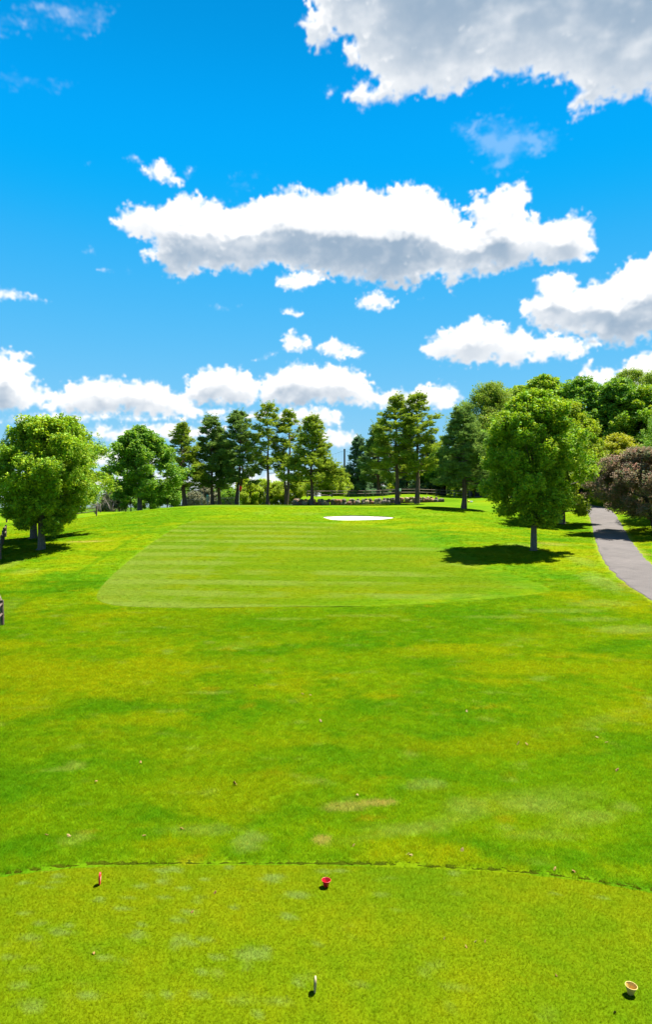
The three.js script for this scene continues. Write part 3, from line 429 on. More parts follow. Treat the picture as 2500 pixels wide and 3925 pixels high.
function barkTexture(seed, a, b) {
  const w = 128, h = 256, random = makeRandom(seed), bytes = new Uint8Array(w * h * 4), ox = random() * 100;
  for (let y = 0; y < h; y++) for (let x = 0; x < w; x++) { const u = Math.cos(x / w * 6.283) * 2.2 + ox, v = Math.sin(x / w * 6.283) * 2.2, t = clamp(0.5 + 0.6 * noise(u * 2.4 + y * 0.01, v * 2.4 + y * 0.045) + 0.35 * noise(u * 6, v * 6 + y * 0.12)), o = (y * w + x) * 4; for (let c = 0; c < 3; c++) bytes[o + c] = lerp(a[c], b[c], t); bytes[o + 3] = 255; }
  const t = new THREE.DataTexture(bytes, w, h); t.wrapS = t.wrapT = THREE.RepeatWrapping; t.magFilter = THREE.LinearFilter; t.colorSpace = THREE.SRGBColorSpace; t.needsUpdate = true; return t;
}
const mapleBarkMap = barkTexture(5, [58, 52, 46], [112, 103, 94]), pineBarkMap = barkTexture(6, [62, 48, 42], [118, 92, 80]), darkBarkMap = barkTexture(7, [38, 34, 32], [74, 66, 62]);
const bark = (map) => new THREE.MeshStandardMaterial({ map, bumpMap: map, bumpScale: 0.03, roughness: 1 });
const mapleBark = bark(mapleBarkMap), pineBark = bark(pineBarkMap), darkBark = bark(darkBarkMap);
const leafMaterial = new THREE.MeshPhysicalMaterial({ color: 0xffffff, vertexColors: true, roughness: 0.75, specularIntensity: 0.25, transmission: 0.48, thickness: 0, side: THREE.DoubleSide });
const needleMaterial = new THREE.MeshPhysicalMaterial({ color: 0xffffff, vertexColors: true, roughness: 0.9, specularIntensity: 0.15, transmission: 0.42, thickness: 0, side: THREE.DoubleSide });

function leafSpray(seed, count, radius, size) {              // a twig's worth of leaves, each a folded blade
  const random = makeRandom(seed), position = [], normal = [], color = [], a = V(), b = V(), n = V();
  for (let k = 0; k < count; k++) {
    const c = V(random() * 2 - 1, (random() * 2 - 1) * 0.7, random() * 2 - 1); if (c.length() > 1) c.normalize(); c.multiplyScalar(radius);
    n.set(random() * 2 - 1, 0.5 + random(), random() * 2 - 1).normalize(); a.set(random() * 2 - 1, random() * 1.2 - 0.9, random() * 2 - 1).cross(n).normalize(); b.copy(n).cross(a);
    const s = size * (0.65 + 0.7 * random()), w = s * 0.46, t = 0.72 + 0.56 * random(), warm = 0.86 + 0.4 * random(), fold = s * 0.16;
    const p0 = c.clone().addScaledVector(a, -s * 0.5), p1 = c.clone().addScaledVector(b, w).addScaledVector(n, fold), p2 = c.clone().addScaledVector(a, s * 0.5), p3 = c.clone().addScaledVector(b, -w).addScaledVector(n, fold);
    for (const tri of [[p0, p1, p2], [p0, p2, p3]]) { const m = tri[1].clone().sub(tri[0]).cross(tri[2].clone().sub(tri[0])).normalize(); for (const p of tri) { position.push(p.x, p.y, p.z); normal.push(m.x, m.y, m.z); color.push(t * warm, t, t * 0.9); } }
  }
  const g = new THREE.BufferGeometry(); g.setAttribute('position', new THREE.Float32BufferAttribute(position, 3)); g.setAttribute('normal', new THREE.Float32BufferAttribute(normal, 3)); g.setAttribute('color', new THREE.Float32BufferAttribute(color, 3)); return g;
}
function needleTuft(seed, count, length, width) {            // a shoot of pine needles, brushed upward
  const random = makeRandom(seed), position = [], normal = [], color = [], dir = V(), side = V();
  for (let k = 0; k < count; k++) {
    const a = random() * 6.283, up = random() * 1.25 - 0.3; dir.set(Math.cos(a), up, Math.sin(a)).normalize(); side.set(random() - 0.5, random() - 0.5, random() - 0.5).cross(dir).normalize();
    const l = length * (0.6 + 0.6 * random()), w = width * (0.7 + 0.6 * random()), r = V((random() - 0.5) * length * 0.8, (random() - 0.5) * length * 0.3, (random() - 0.5) * length * 0.8), t = 0.7 + 0.6 * random();
    const p0 = r.clone().addScaledVector(side, w), p1 = r.clone().addScaledVector(side, -w), p2 = r.clone().addScaledVector(dir, l).addScaledVector(side, w * 0.4), m = p1.clone().sub(p0).cross(p2.clone().sub(p0)).normalize();
    for (const p of [p0, p1, p2]) { position.push(p.x, p.y, p.z); normal.push(m.x, m.y, m.z); color.push(t, t, t); }
  }
  const g = new THREE.BufferGeometry(); g.setAttribute('position', new THREE.Float32BufferAttribute(position, 3)); g.setAttribute('normal', new THREE.Float32BufferAttribute(normal, 3)); g.setAttribute('color', new THREE.Float32BufferAttribute(color, 3)); return g;
}
const sprays = { maple: leafSpray(31, 18, 0.26, 0.135), fine: leafSpray(32, 18, 0.27, 0.11), far: leafSpray(33, 13, 0.32, 0.21), shrub: leafSpray(34, 15, 0.2, 0.11), willow: leafSpray(35, 16, 0.3, 0.13) };
const tufts = { pine: needleTuft(41, 26, 0.27, 0.022), blue: needleTuft(42, 28, 0.3, 0.026) };
const LEAF = {                                               // two leaf colours that a crown mixes leaf by leaf, linear: what a leaf reflects and lets through taken together
  maple: [[0.330, 0.460, 0.014], [0.140, 0.320, 0.012]], gold: [[0.420, 0.440, 0.014], [0.270, 0.340, 0.012]], deep: [[0.235, 0.400, 0.022], [0.110, 0.285, 0.020]], lime: [[0.350, 0.450, 0.014], [0.220, 0.350, 0.012]],
  willow: [[0.260, 0.360, 0.030], [0.180, 0.280, 0.024]], purple: [[0.330, 0.200, 0.165], [0.110, 0.165, 0.060]], pine: [[0.340, 0.410, 0.020], [0.180, 0.280, 0.024]], darkPine: [[0.220, 0.320, 0.045], [0.120, 0.220, 0.045]], bluePine: [[0.150, 0.260, 0.110], [0.095, 0.190, 0.085]], grey: [[0.23, 0.25, 0.15], [0.17, 0.20, 0.13]],
};
function crown(tree, geometry, material, places, palette, random, name = 'crown') {
  const mesh = new THREE.InstancedMesh(geometry, material, places.length), m = new THREE.Matrix4(), q = new THREE.Quaternion(), e = new THREE.Euler(), c = new THREE.Color(), [paleTone, inner] = LEAF[palette];
  places.forEach(([p, s], i) => {
    m.compose(p, q.setFromEuler(e.set((random() - 0.5) * 0.7, random() * 6.283, (random() - 0.5) * 0.7)), V(s, s, s)); mesh.setMatrixAt(i, m);
    const k = random(), v = 0.85 + 0.3 * random(); mesh.setColorAt(i, c.setRGB(lerp(inner[0], paleTone[0], k) * v, lerp(inner[1], paleTone[1], k) * v, lerp(inner[2], paleTone[2], k) * v));  // tone drawn at random between the two leaf colours
  });
  mesh.name = name; mesh.userData = { kind: 'stuff' }; mesh.castShadow = mesh.receiveShadow = true; tree.add(mesh); return mesh;
}
function broadleaf(o) {                                       // name label group x d height bottom (where the crown starts) rx rz palette spray seed ...
  const random = makeRandom(o.seed), tree = thing(o.name, o.label, o.category ?? 'tree', o.x, o.d, o.group, -0.06), H = o.height, bottom = o.bottom, cx = o.shift ?? 0, cz = o.shiftZ ?? 0, wood = [];
  const trunkR = o.trunk ?? H * 0.019, fork = bottom + (H - bottom) * 0.14, leanX = o.lean ?? 0;
  const spine = [V(0, 0, 0), V(0.02, 0.12, 0), V(leanX * 0.25 + 0.02, fork * 0.5, 0.02), V(leanX * 0.6, fork, 0), V(leanX + cx * 0.35, lerp(fork, H, 0.35), cz * 0.35), V(leanX + cx * 0.8, lerp(fork, H, 0.62), cz * 0.8), V(leanX + cx, lerp(fork, H, 0.86), cz)];
  if (o.trunk !== 0) wood.push(taperedTube(spine, [1.75, 1.2, 1.0, 0.9, 0.62, 0.34, 0.1].map((k) => k * trunkR), 10));
  const boughs = [], count = o.boughs ?? 85, lump = o.lump ?? 0.8, power = o.power ?? 0.62;
  for (let i = 0; i < count; i++) {
    const t = clamp((i + 0.5) / count + (random() - 0.5) * 0.02), y = lerp(bottom, H, Math.pow(t, o.spread ?? 0.86)), ty = (y - bottom) / (H - bottom);
    const profile = Math.pow(Math.sin(Math.PI * clamp(0.06 + 0.93 * Math.pow(ty, o.belly ?? 0.78))), power), a = i * 2.399963 + (random() - 0.5) * 0.7, r = (random() < 0.24 ? 0.2 + 0.4 * random() : 0.74 + 0.22 * random()) * profile;
    const uneven = 1 + 0.42 * noise(Math.cos(a) * 1.3 + o.seed, Math.sin(a) * 1.3 + ty * 2.2);
    boughs.push({ p: V(leanX + cx * Math.min(1, ty * 2) + Math.cos(a) * r * o.rx * uneven, Math.min(H - lump * 0.3, y - lump * 0.25 * ty), cz * Math.min(1, ty * 2) + Math.sin(a) * r * (o.rz ?? o.rx) * uneven), out: r, a, size: lump * (0.6 + 0.75 * random()) * (0.72 + 0.28 * profile) });
  }
  if (o.trunk !== 0) for (let k = 0; k < boughs.length; k += o.limbStep ?? 3) {
    const b = boughs[k], from = clamp((b.p.y - bottom * 0.4) / (H - bottom * 0.4) * 0.62, 0.02, 0.9), y0 = lerp(fork * 0.92, H * 0.86, from * 0.75), s = V(leanX * Math.min(1, y0 / fork) + cx * clamp((y0 - fork) / (H - fork)), Math.min(y0, b.p.y - 0.1), cz * clamp((y0 - fork) / (H - fork)) );
    const mid = s.clone().lerp(b.p, 0.5); mid.y += 0.25 * b.p.distanceTo(s) * (random() - 0.35) * 0.6; mid.x += (random() - 0.5) * 0.3; mid.z += (random() - 0.5) * 0.3;
    const w = trunkR * (0.2 + 0.22 * random()) * (1 - from * 0.5); wood.push(taperedTube([s, mid, b.p.clone()], [w, w * 0.62, w * 0.18], 5));
  }
  if (wood.length) part('trunk', mergeGeometries(wood), o.bark ?? mapleBark, tree);
  const places = [], per = o.per ?? 36;
  for (const b of boughs) for (let k = 0; k < per; k++) {
    const d = V(random() * 2 - 1, random() * 2 - 1, random() * 2 - 1); if (d.length() > 1) d.normalize(); d.multiplyScalar(b.size * (0.7 + 0.3 * random())); d.y *= o.flat ?? 0.62;
    if (o.hang) d.y -= Math.pow(random(), 2) * o.hang;
    const p = b.p.clone().add(d); if (p.y < 0.15) continue;
    places.push([p, (o.leaf ?? 1) * (0.75 + 0.5 * random())]);
  }
  for (let k = 0; k < boughs.length * 3; k++) { const b = boughs[Math.floor(random() * boughs.length)]; if (b.out < 0.6) continue; const a = b.a + (random() - 0.5) * 1.4, reach = b.size * (0.8 + 0.55 * random()); for (let n = 0; n < 3; n++) places.push([b.p.clone().add(V(Math.cos(a) * reach, b.size * (random() - 0.3), Math.sin(a) * reach)).add(V((random() - 0.5) * 0.3, (random() - 0.5) * 0.25, (random() - 0.5) * 0.3)), (o.leaf ?? 1) * (0.55 + 0.35 * random())]); }
  crown(tree, sprays[o.spray ?? 'maple'], leafMaterial, places, o.palette ?? 'maple', random);
  return tree;
}
function pine(o) {                                            // open-crowned pine: whorls of level limbs with pads of needles towards their ends
  const random = makeRandom(o.seed), tree = thing(o.name ?? 'pine_tree', o.label, 'tree', o.x, o.d, o.group, -0.06), H = o.height, wood = [], places = [], bend = o.bend ?? 0, R = o.trunk ?? 0.2;
  const at = (y) => V(bend * Math.sin(y / H * 2.4) + 0.06 * Math.sin(y * 1.3 + o.seed), y, 0.05 * Math.cos(y * 1.1 + o.seed));
  const stem = (points, r) => wood.push(taperedTube(points, points.map((_, i) => r * (i === 0 ? 1.35 : 1.05 - 0.98 * i / (points.length - 1))), 8));
  stem(Array.from({ length: 10 }, (_, i) => at(H * 0.985 * i / 9)), R);
  if (o.twin) stem(Array.from({ length: 8 }, (_, i) => { const y = H * o.twin[1] * i / 7, p = at(y); p.x += o.twin[0] * Math.min(1, i / 2.5) * (1 - 0.15 * i / 7); p.z += 0.3 * i / 7; return p; }), R * 0.75);
  const count = o.limbs ?? 42, first = o.first ?? 0.3;
  const limb = (root, y, a, length, rise) => {
    const tip = root.clone().add(V(Math.cos(a) * length, rise * length, Math.sin(a) * length)), mid = root.clone().lerp(tip, 0.5).add(V((random() - 0.5) * 0.2, -0.06 * length + 0.06 * random(), (random() - 0.5) * 0.2)), w = R * clamp(0.14 + 0.11 * length / o.reach, 0.1, 0.32);
    wood.push(taperedTube([root, mid, tip], [w, w * 0.7, w * 0.2], 5));
    const pads = Math.max(3, Math.round(length * (o.density ?? 1.5) * 2.3));
    for (let k = 0; k < pads; k++) {
      const t = k === 0 ? 0.98 : (o.bare ?? 0.42) + (1 - (o.bare ?? 0.42)) * random(), q = new THREE.QuadraticBezierCurve3(root, mid, tip).getPoint(Math.min(1, t)), off = (0.1 + 0.34 * random()) * length * (1 - 0.4 * t), b = a + (random() < 0.5 ? 1 : -1) * (0.7 + 0.7 * random());
      if (k) { q.x += Math.cos(b) * off; q.z += Math.sin(b) * off; } q.y += 0.05 + 0.25 * random() + (random() - 0.5) * 0.35 * length * 0.4;
      const size = (o.pad ?? 0.46) * (0.7 + 0.6 * random()) * (0.7 + 0.3 * Math.min(1, length / 1.5));
      for (let n = 0; n < (o.per ?? 10); n++) { const e = V(random() * 2 - 1, random() * 2 - 1, random() * 2 - 1); if (e.length() > 1) e.normalize(); e.multiplyScalar(size); e.y *= 0.55; places.push([q.clone().add(e), (0.7 + 0.5 * random()) * (o.tuft ?? 1)]); }
    }
  };
  for (let i = 0; i < count; i++) {
    const t = first + (1 - first) * Math.pow((i + random() * 0.8) / count, 0.92), y = H * Math.min(0.975, t), u = (t - first) / (1 - first), shape = o.shape === 'cone' ? 0.12 + 0.92 * (1 - u) : 0.14 + 0.95 * Math.pow(Math.sin(Math.PI * clamp(0.22 + 0.76 * u)), 0.85) * (1 - 0.5 * u);
    const a = i * 2.399963 + (random() - 0.5), length = o.reach * shape * (0.62 + 0.5 * random()), root = at(y); if (o.twin && random() < 0.4 && y < H * o.twin[1]) root.x += o.twin[0] * 0.9;
    limb(root, y, a, length, 0.1 + 0.5 * u * u + (random() - 0.5) * 0.25 - (o.droop ?? 0) * (1 - u));
  }
  for (const [y, a, length, rise] of o.extra ?? []) limb(at(H * y), H * y, a, length, rise);
  for (let n = 0; n < 60; n++) { const u = random(), w = 0.1 + 0.75 * (1 - u); places.push([at(H * (0.88 + 0.14 * u)).add(V((random() - 0.5) * w, 0, (random() - 0.5) * w)), 0.75 * (o.tuft ?? 1)]); }
  for (let n = 0; n < 70; n++) { const [p] = places[Math.floor(random() * places.length)]; const a = random() * 6.283; for (let k = 0; k < 3; k++) places.push([p.clone().add(V(Math.cos(a) * 0.16 * k, 0.25 + 0.17 * k, Math.sin(a) * 0.16 * k)), 0.62 * (o.tuft ?? 1)]); }
  part('trunk', mergeGeometries(wood), o.bark ?? pineBark, tree);
  crown(tree, tufts[o.palette === 'bluePine' ? 'blue' : 'pine'], needleMaterial, places, o.palette ?? 'pine', random);
  return tree;
}

// the maples on either side of the fairway
broadleaf({ name: 'maple_tree', label: 'dense round maple nearest the rail fence, left of the fairway', x: -17.5, d: 43.2, height: 8.1, bottom: 1.3, rx: 2.75, rz: 2.7, shift: 0.15, seed: 101, boughs: 74, per: 62, belly: 1.0, trunk: 0.2, lump: 0.82, group: 'maples beside the fairway' });
broadleaf({ name: 'maple_tree', label: 'maple half hidden behind the front maple on the left', x: -20.9, d: 50.2, height: 8.6, bottom: 1.5, rx: 3.1, rz: 2.8, shift: 2.2, seed: 102, boughs: 72, per: 60, belly: 0.85, trunk: 0.22, lump: 0.85, group: 'maples beside the fairway' });
broadleaf({ name: 'maple_tree', label: 'tall leafy maple with a slim grey trunk, right of the fairway', x: 12.6, d: 42.7, height: 9.6, bottom: 1.75, rx: 2.95, rz: 2.35, shift: 0.1, seed: 103, boughs: 82, per: 62, trunk: 0.17, lump: 0.8, belly: 1.08, group: 'maples beside the fairway' });
broadleaf({ name: 'maple_tree', label: 'yellow-green maple between the front right maple and the cart path', x: 20.2, d: 60.3, height: 10.4, bottom: 0.9, rx: 3.0, rz: 2.8, shift: 0.4, seed: 104, boughs: 70, per: 52, trunk: 0.26, palette: 'lime', lump: 0.9, group: 'maples beside the fairway' });
broadleaf({ name: 'maple_tree', label: 'broad dark maple at the left end of the pine row', x: -21.2, d: 80, height: 9.6, bottom: 1.6, rx: 3.9, rz: 3.4, shift: 0.1, seed: 105, boughs: 70, per: 44, trunk: 0.26, lump: 0.95, spray: 'far', palette: 'deep', belly: 0.68, group: 'maples beside the fairway' });
// the pine row behind the green
const rowOfPines = 'pines in the row behind the green';
pine({ label: 'leftmost bushy pine of the row behind the green', x: -17.67, d: 88, height: 10.2, reach: 2.5, seed: 201, trunk: 0.3, limbs: 52, first: 0.2, palette: 'pine', bend: -0.4, group: rowOfPines });
pine({ label: 'dark dense pine second from the left in the row', x: -14.76, d: 91, height: 11.2, reach: 2.7, seed: 202, trunk: 0.22, limbs: 60, first: 0.2, palette: 'darkPine', density: 1.9, group: rowOfPines });
pine({ label: 'slim dark pine close behind the second pine of the row', x: -14.27, d: 94, height: 9.8, reach: 2.2, seed: 203, trunk: 0.24, limbs: 46, first: 0.22, palette: 'darkPine', group: rowOfPines });
pine({ label: 'dark twin-stemmed pine directly behind the red flag', x: -11.47, d: 90, height: 11.6, reach: 3.05, seed: 204, trunk: 0.22, limbs: 58, first: 0.22, palette: 'darkPine', density: 1.7, twin: [0.45, 0.8], bend: 0.5, group: rowOfPines });
pine({ label: 'tallest open-crowned pine of the row with bare lower trunk', x: -7.27, d: 88, height: 12.3, reach: 2.9, seed: 205, trunk: 0.2, limbs: 40, first: 0.32, density: 1.15, bare: 0.5, palette: 'pine', group: rowOfPines, extra: [[0.42, 0.2, 3.1, 0.06], [0.45, 0.4, 2.6, 0.1], [0.46, -0.3, 2.4, 0.1]] });
pine({ label: 'thin see-through pine with two stems, right of the tallest', x: -5.01, d: 89, height: 11.6, reach: 2.4, seed: 206, trunk: 0.22, limbs: 34, first: 0.36, density: 1.1, bare: 0.5, twin: [-0.55, 0.78], bend: 0.4, palette: 'pine', group: rowOfPines });
pine({ label: 'spreading yellow-green pine in front of the boulder wall end', x: -1.62, d: 79.5, height: 9.7, reach: 3.5, seed: 207, trunk: 0.2, limbs: 56, first: 0.26, shape: 'cone', density: 1.7, bare: 0.34, palette: 'pine', group: rowOfPines, extra: [[0.3, 0.15, 3.3, 0.22], [0.34, -0.2, 3.4, 0.18], [0.4, 0.5, 3.0, 0.2]] });
// pines by the boulder wall
const wallPines = 'pines standing before the boulder wall';
pine({ label: 'left one of the two tall pines before the boulder wall', x: 7.95, d: 77.5, height: 11.6, reach: 3.0, seed: 211, trunk: 0.25, limbs: 52, first: 0.24, density: 1.4, bend: -0.25, palette: 'pine', group: wallPines });
pine({ label: 'right one of the two tall pines before the boulder wall', x: 10.01, d: 77, height: 11.7, reach: 2.8, seed: 212, trunk: 0.25, limbs: 46, first: 0.3, density: 1.35, palette: 'pine', group: wallPines });
pine({ label: 'dense dark pine standing on the slope left of the tall maple', x: 13.27, d: 67.6, height: 9.3, reach: 2.8, seed: 213, trunk: 0.24, limbs: 60, first: 0.2, density: 1.8, palette: 'darkPine', group: wallPines });
pine({ label: 'low bushy pine left of the two tall pines', x: 6.81, d: 92, height: 9.0, reach: 2.6, seed: 214, trunk: 0.24, limbs: 46, first: 0.16, density: 1.6, palette: 'darkPine', group: 'conifers behind the rail fence' });
const farConifers = 'conifers behind the rail fence';
for (const [x, d, h, r, seed, label] of [[4.81, 104, 9.3, 2.7, 221, 'blue-green conifer right of the tall net pole'], [7.20, 108, 10.2, 2.8, 222, 'blue-green conifer behind the low bushy pine'], [3.32, 112, 6.2, 2.4, 223, 'short dark conifer at the foot of the net pole'], [11.94, 104, 9, 2.6, 224, 'dark conifer seen between the two tall pines'], [14.81, 100, 8.4, 2.6, 225, 'dark conifer right of the two tall pines']])
  pine({ label, x, d, height: h, reach: r, seed, trunk: 0.2, limbs: 50, first: 0.06, shape: 'cone', density: 1.5, pad: 0.62, palette: 'bluePine', tuft: 1.15, bare: 0.3, droop: 0.1, group: farConifers });
// bushes and low trees behind the green
const hedge = 'light green bushes behind the green';
for (const [x, d, h, r, seed, pal, label] of [[-10.53, 98, 3.3, 1.5, 301, 'lime', 'lime bush just right of the red flag'], [-8.89, 100, 3.9, 1.9, 302, 'lime', 'large lime bush left of the tallest pine trunk'], [-6.92, 101, 3.6, 1.7, 303, 'lime', 'lime bush between the tallest pine and its right neighbour'], [-4.63, 100, 4.3, 1.9, 304, 'lime', 'lime bush behind the see-through pine'], [-3.24, 103, 4.0, 1.8, 305, 'deep', 'dark green bush left of the boulder wall'], [-0.54, 98, 4.0, 1.9, 306, 'lime', 'lime bush behind the left end of the rail fence'], [1.28, 99, 3.4, 1.6, 307, 'lime', 'small lime bush behind the leaning fence rail']])
  broadleaf({ name: 'bush', label, category: 'bush', x, d, height: h, bottom: 0.1, rx: r, seed, boughs: 34, per: 30, trunk: 0.07, lump: 0.7, spray: 'shrub', leaf: 1.35, palette: pal, power: 0.5, group: hedge });
for (const [x, d, h, r, seed, pal, label] of [[-22.59, 100, 3.8, 2.2, 311, 'deep', 'shady low tree below the broad dark maple'], [-28.33, 102, 4.6, 2.0, 312, 'deep', 'low tree behind the broad dark maple trunk'], [-26.50, 106, 4.4, 2.2, 313, 'deep', 'shaded scrub tree right of the broad dark maple trunk'], [-30.62, 104, 4.4, 1.4, 314, 'grey', 'greyish scrubby tree at the left end of the hill'], [-20.20, 108, 3.2, 1.6, 315, 'grey', 'grey scrub between the leftmost pines'], [-14.53, 106, 3.0, 1.3, 316, 'deep', 'small shaded bush left of the flag'], [-23.23, 112, 5.2, 2.0, 317, 'deep', 'tree far behind the leftmost pine trunk'], [-18.94, 110, 4.4, 1.8, 318, 'grey', 'greyish tree far behind between the first two pines'], [-16.39, 112, 5.0, 1.8, 319, 'deep', 'tree far behind the slim dark pine'], [-12.83, 110, 5.4, 2.0, 320, 'lime', 'lighter tree far behind the red flag'], [-34.84, 112, 3.6, 1.5, 321, 'grey', 'thin grey scrub left of the broad dark maple']])
  broadleaf({ name: 'low_tree', label, x, d, height: h, bottom: 0.7, rx: r, seed, boughs: 26, per: 22, trunk: 0.08, lump: 0.75, spray: 'far', leaf: 0.9, palette: pal, group: 'scrub beyond the green' });
for (const [x, d, h, r, seed, pal, label] of [[10.13, 114, 6.6, 3.2, 331, 'lime', 'sunlit bush far behind the fence, left of the tall pines'], [13.55, 118, 5.8, 3.0, 332, 'lime', 'sunlit bush far behind, between the tall pine trunks'], [16.33, 116, 5.6, 2.8, 333, 'lime', 'sunlit bush far behind, right of the tall pine trunks'], [19.42, 114, 4.6, 2.6, 334, 'lime', 'sunlit bush behind the stout dark trunk'], [21.78, 112, 5.0, 2.6, 335, 'maple', 'sunlit bush behind the dense pine trunk'], [24.68, 112, 5.4, 3.0, 336, 'deep', 'dark bush behind the black wheeled bin'], [27.70, 110, 5.2, 3.0, 337, 'deep', 'dark bush right of the black wheeled bin'], [30.23, 106, 5.0, 3.0, 338, 'deep', 'dark bush hidden low behind the tall maple'], [5.24, 118, 4.2, 2.6, 339, 'deep', 'dark bush behind the middle of the fence'], [6.72, 110, 3.4, 2.2, 340, 'deep', 'dark bush at the foot of the blue-green conifers']])
  broadleaf({ name: 'bush', label, category: 'bush', x, d, height: h, bottom: 0.05, rx: r, seed, boughs: 36, per: 30, trunk: 0.08, lump: 0.9, spray: 'far', palette: pal, power: 0.42, group: 'bushes far behind the terrace fence' });
// the wooded right side
const rightWood = 'trees of the wood on the right';
broadleaf({ name: 'willow_tree', label: 'tall soft-leaved tree rising behind the dense pine', x: 22.81, d: 97, height: 15.6, bottom: 2.6, rx: 5.0, seed: 401, boughs: 130, per: 44, trunk: 0.34, lump: 1.25, flat: 0.8, spray: 'willow', leaf: 1.5, palette: 'willow', hang: 1.2, bark: darkBark, group: rightWood });
broadleaf({ name: 'deciduous_tree', label: 'dark tree between the dense pine and the soft-leaved tree', x: 19.33, d: 90, height: 8.6, bottom: 1.4, rx: 3.2, seed: 402, boughs: 60, per: 32, trunk: 0.26, lump: 1, spray: 'far', palette: 'deep', bark: darkBark, group: rightWood });
broadleaf({ name: 'deciduous_tree', label: 'stout dark trunked tree behind the rail fence', x: 16.33, d: 98, height: 6.8, bottom: 1.7, rx: 3.0, seed: 403, boughs: 52, per: 30, trunk: 0.36, lump: 1, spray: 'far', palette: 'deep', bark: darkBark, group: rightWood });
for (const [x, d, h, r, seed, pal, label] of [[28.45, 92, 15.2, 5.2, 411, 'maple', 'dark tree peeping over the tall right maple'], [31.94, 88, 14.4, 5.0, 412, 'deep', 'big dark tree just right of the tall maple crown'], [35.36, 86, 13.6, 4.6, 413, 'deep', 'big dark tree above the golden shrub'], [38.27, 84, 12.4, 4.6, 414, 'maple', 'dark tree at the right edge above the purple crab apple'], [27.41, 100, 15.4, 5.4, 415, 'maple', 'mid green tree behind the left side of the tall maple']])
  broadleaf({ name: 'deciduous_tree', label, x, d, height: h, bottom: 1.6, rx: r, seed, boughs: 96, per: 36, trunk: 0.34, lump: 1.2, spray: 'far', leaf: 1.2, palette: pal, bark: darkBark, group: rightWood });
broadleaf({ name: 'ash_tree', label: 'open airy tree top against the sky at the upper right', x: 44.87, d: 104, height: 17.4, bottom: 11, rx: 3.6, rz: 3, seed: 421, boughs: 36, per: 34, trunk: 0.3, lump: 1.1, flat: 0.5, spray: 'willow', leaf: 1.4, palette: 'willow', bark: darkBark, group: rightWood });
broadleaf({ name: 'ash_tree', label: 'airy tree cut off by the right edge of the view', x: 45.16, d: 96, height: 14.8, bottom: 6, rx: 3.4, seed: 422, boughs: 44, per: 36, trunk: 0.3, lump: 1.15, spray: 'willow', leaf: 1.4, palette: 'willow', bark: darkBark, group: rightWood });
broadleaf({ name: 'golden_shrub', label: 'large golden-leaved shrub above the path on the right', category: 'shrub', x: 32.21, d: 78, height: 7.7, bottom: 0.5, rx: 3.2, seed: 431, boughs: 60, per: 36, trunk: 0.12, lump: 0.85, spray: 'fine', leaf: 1.35, palette: 'gold', power: 0.5 });
broadleaf({ name: 'crab_apple_tree', label: 'purple-leaved crab apple with slanting trunk at the right edge', x: 25.0, d: 53.5, height: 6.3, bottom: 1.3, rx: 3.6, rz: 3.3, shift: -0.3, lean: -0.8, seed: 441, boughs: 84, per: 40, trunk: 0.16, lump: 0.72, spray: 'fine', palette: 'purple', bark: darkBark, power: 0.5 });
for (const [x, d, h, r, seed, label] of [[32.36, 84, 3.0, 2.2, 451, 'shaded bush behind the teal bin'], [33.41, 82, 3.2, 2.0, 452, 'shaded bush right of the teal bin'], [35.26, 80, 3.6, 2.3, 453, 'dark bush below the tree at the right edge'], [32.71, 92, 4.2, 2.6, 454, 'dark bush where the path bends out of sight'], [29.94, 94, 4.4, 2.6, 455, 'dark bush left of where the path bends']])
  broadleaf({ name: 'bush', label, category: 'bush', x, d: d + 6, height: h, bottom: 0.1, rx: r, seed, boughs: 34, per: 30, trunk: 0.08, lump: 0.85, spray: 'far', palette: 'deep', power: 0.5, group: 'dark bushes at the foot of the wood' });
// trees outside the frame on the right, whose shade falls across the path
broadleaf({ name: 'deciduous_tree', label: 'tree just out of view on the right that shades the path', x: 31.2, d: 61, height: 9.5, bottom: 2.2, rx: 3.3, seed: 461, boughs: 70, per: 34, trunk: 0.26, lump: 0.95, palette: 'deep', bark: darkBark, group: rightWood });
broadleaf({ name: 'deciduous_tree', label: 'tree out of view on the right shading the upper path', x: 36.5, d: 73, height: 10, bottom: 2.2, rx: 3.6, seed: 462, boughs: 64, per: 34, trunk: 0.28, lump: 1, palette: 'deep', bark: darkBark, group: rightWood });

// ---------------------------------------------------------------- stones, fences and the small furniture of the course
const paint = (r, g, b, roughness = 0.8, extra = {}) => new THREE.MeshStandardMaterial({ color: new THREE.Color().setRGB(r, g, b), roughness, ...extra });
function speckled(seed, a, b, stretchX = 1, stretchY = 1) {   // worn-surface colour
  const n = 128, bytes = new Uint8Array(n * n * 4), ox = seed * 9.1;
  for (let y = 0; y < n; y++) for (let x = 0; x < n; x++) { const t = clamp(0.5 + 0.55 * fbm(x / n * 6 * stretchX + ox, y / n * 6 * stretchY, 3) + 0.3 * noise(x * 0.7 + ox, y * 0.7)), o = (y * n + x) * 4; for (let c = 0; c < 3; c++) bytes[o + c] = lerp(a[c], b[c], t); bytes[o + 3] = 255; }
  const t = new THREE.DataTexture(bytes, n, n); t.wrapS = t.wrapT = THREE.MirroredRepeatWrapping; t.magFilter = THREE.LinearFilter; t.colorSpace = THREE.SRGBColorSpace; t.needsUpdate = true; return t;
}
const stoneMaterials = [[[112, 82, 58], [150, 116, 84]], [[88, 62, 46], [126, 92, 68]], [[78, 72, 66], [116, 108, 98]], [[130, 112, 88], [164, 146, 120]], [[62, 52, 44], [100, 86, 72]], [[108, 72, 50], [142, 102, 74]]].map(([a, b], i) => { const map = speckled(i + 1, a, b); return new THREE.MeshStandardMaterial({ map, bumpMap: map, bumpScale: 0.02, roughness: 0.95, color: new THREE.Color(0.86, 0.86, 0.86) }); });
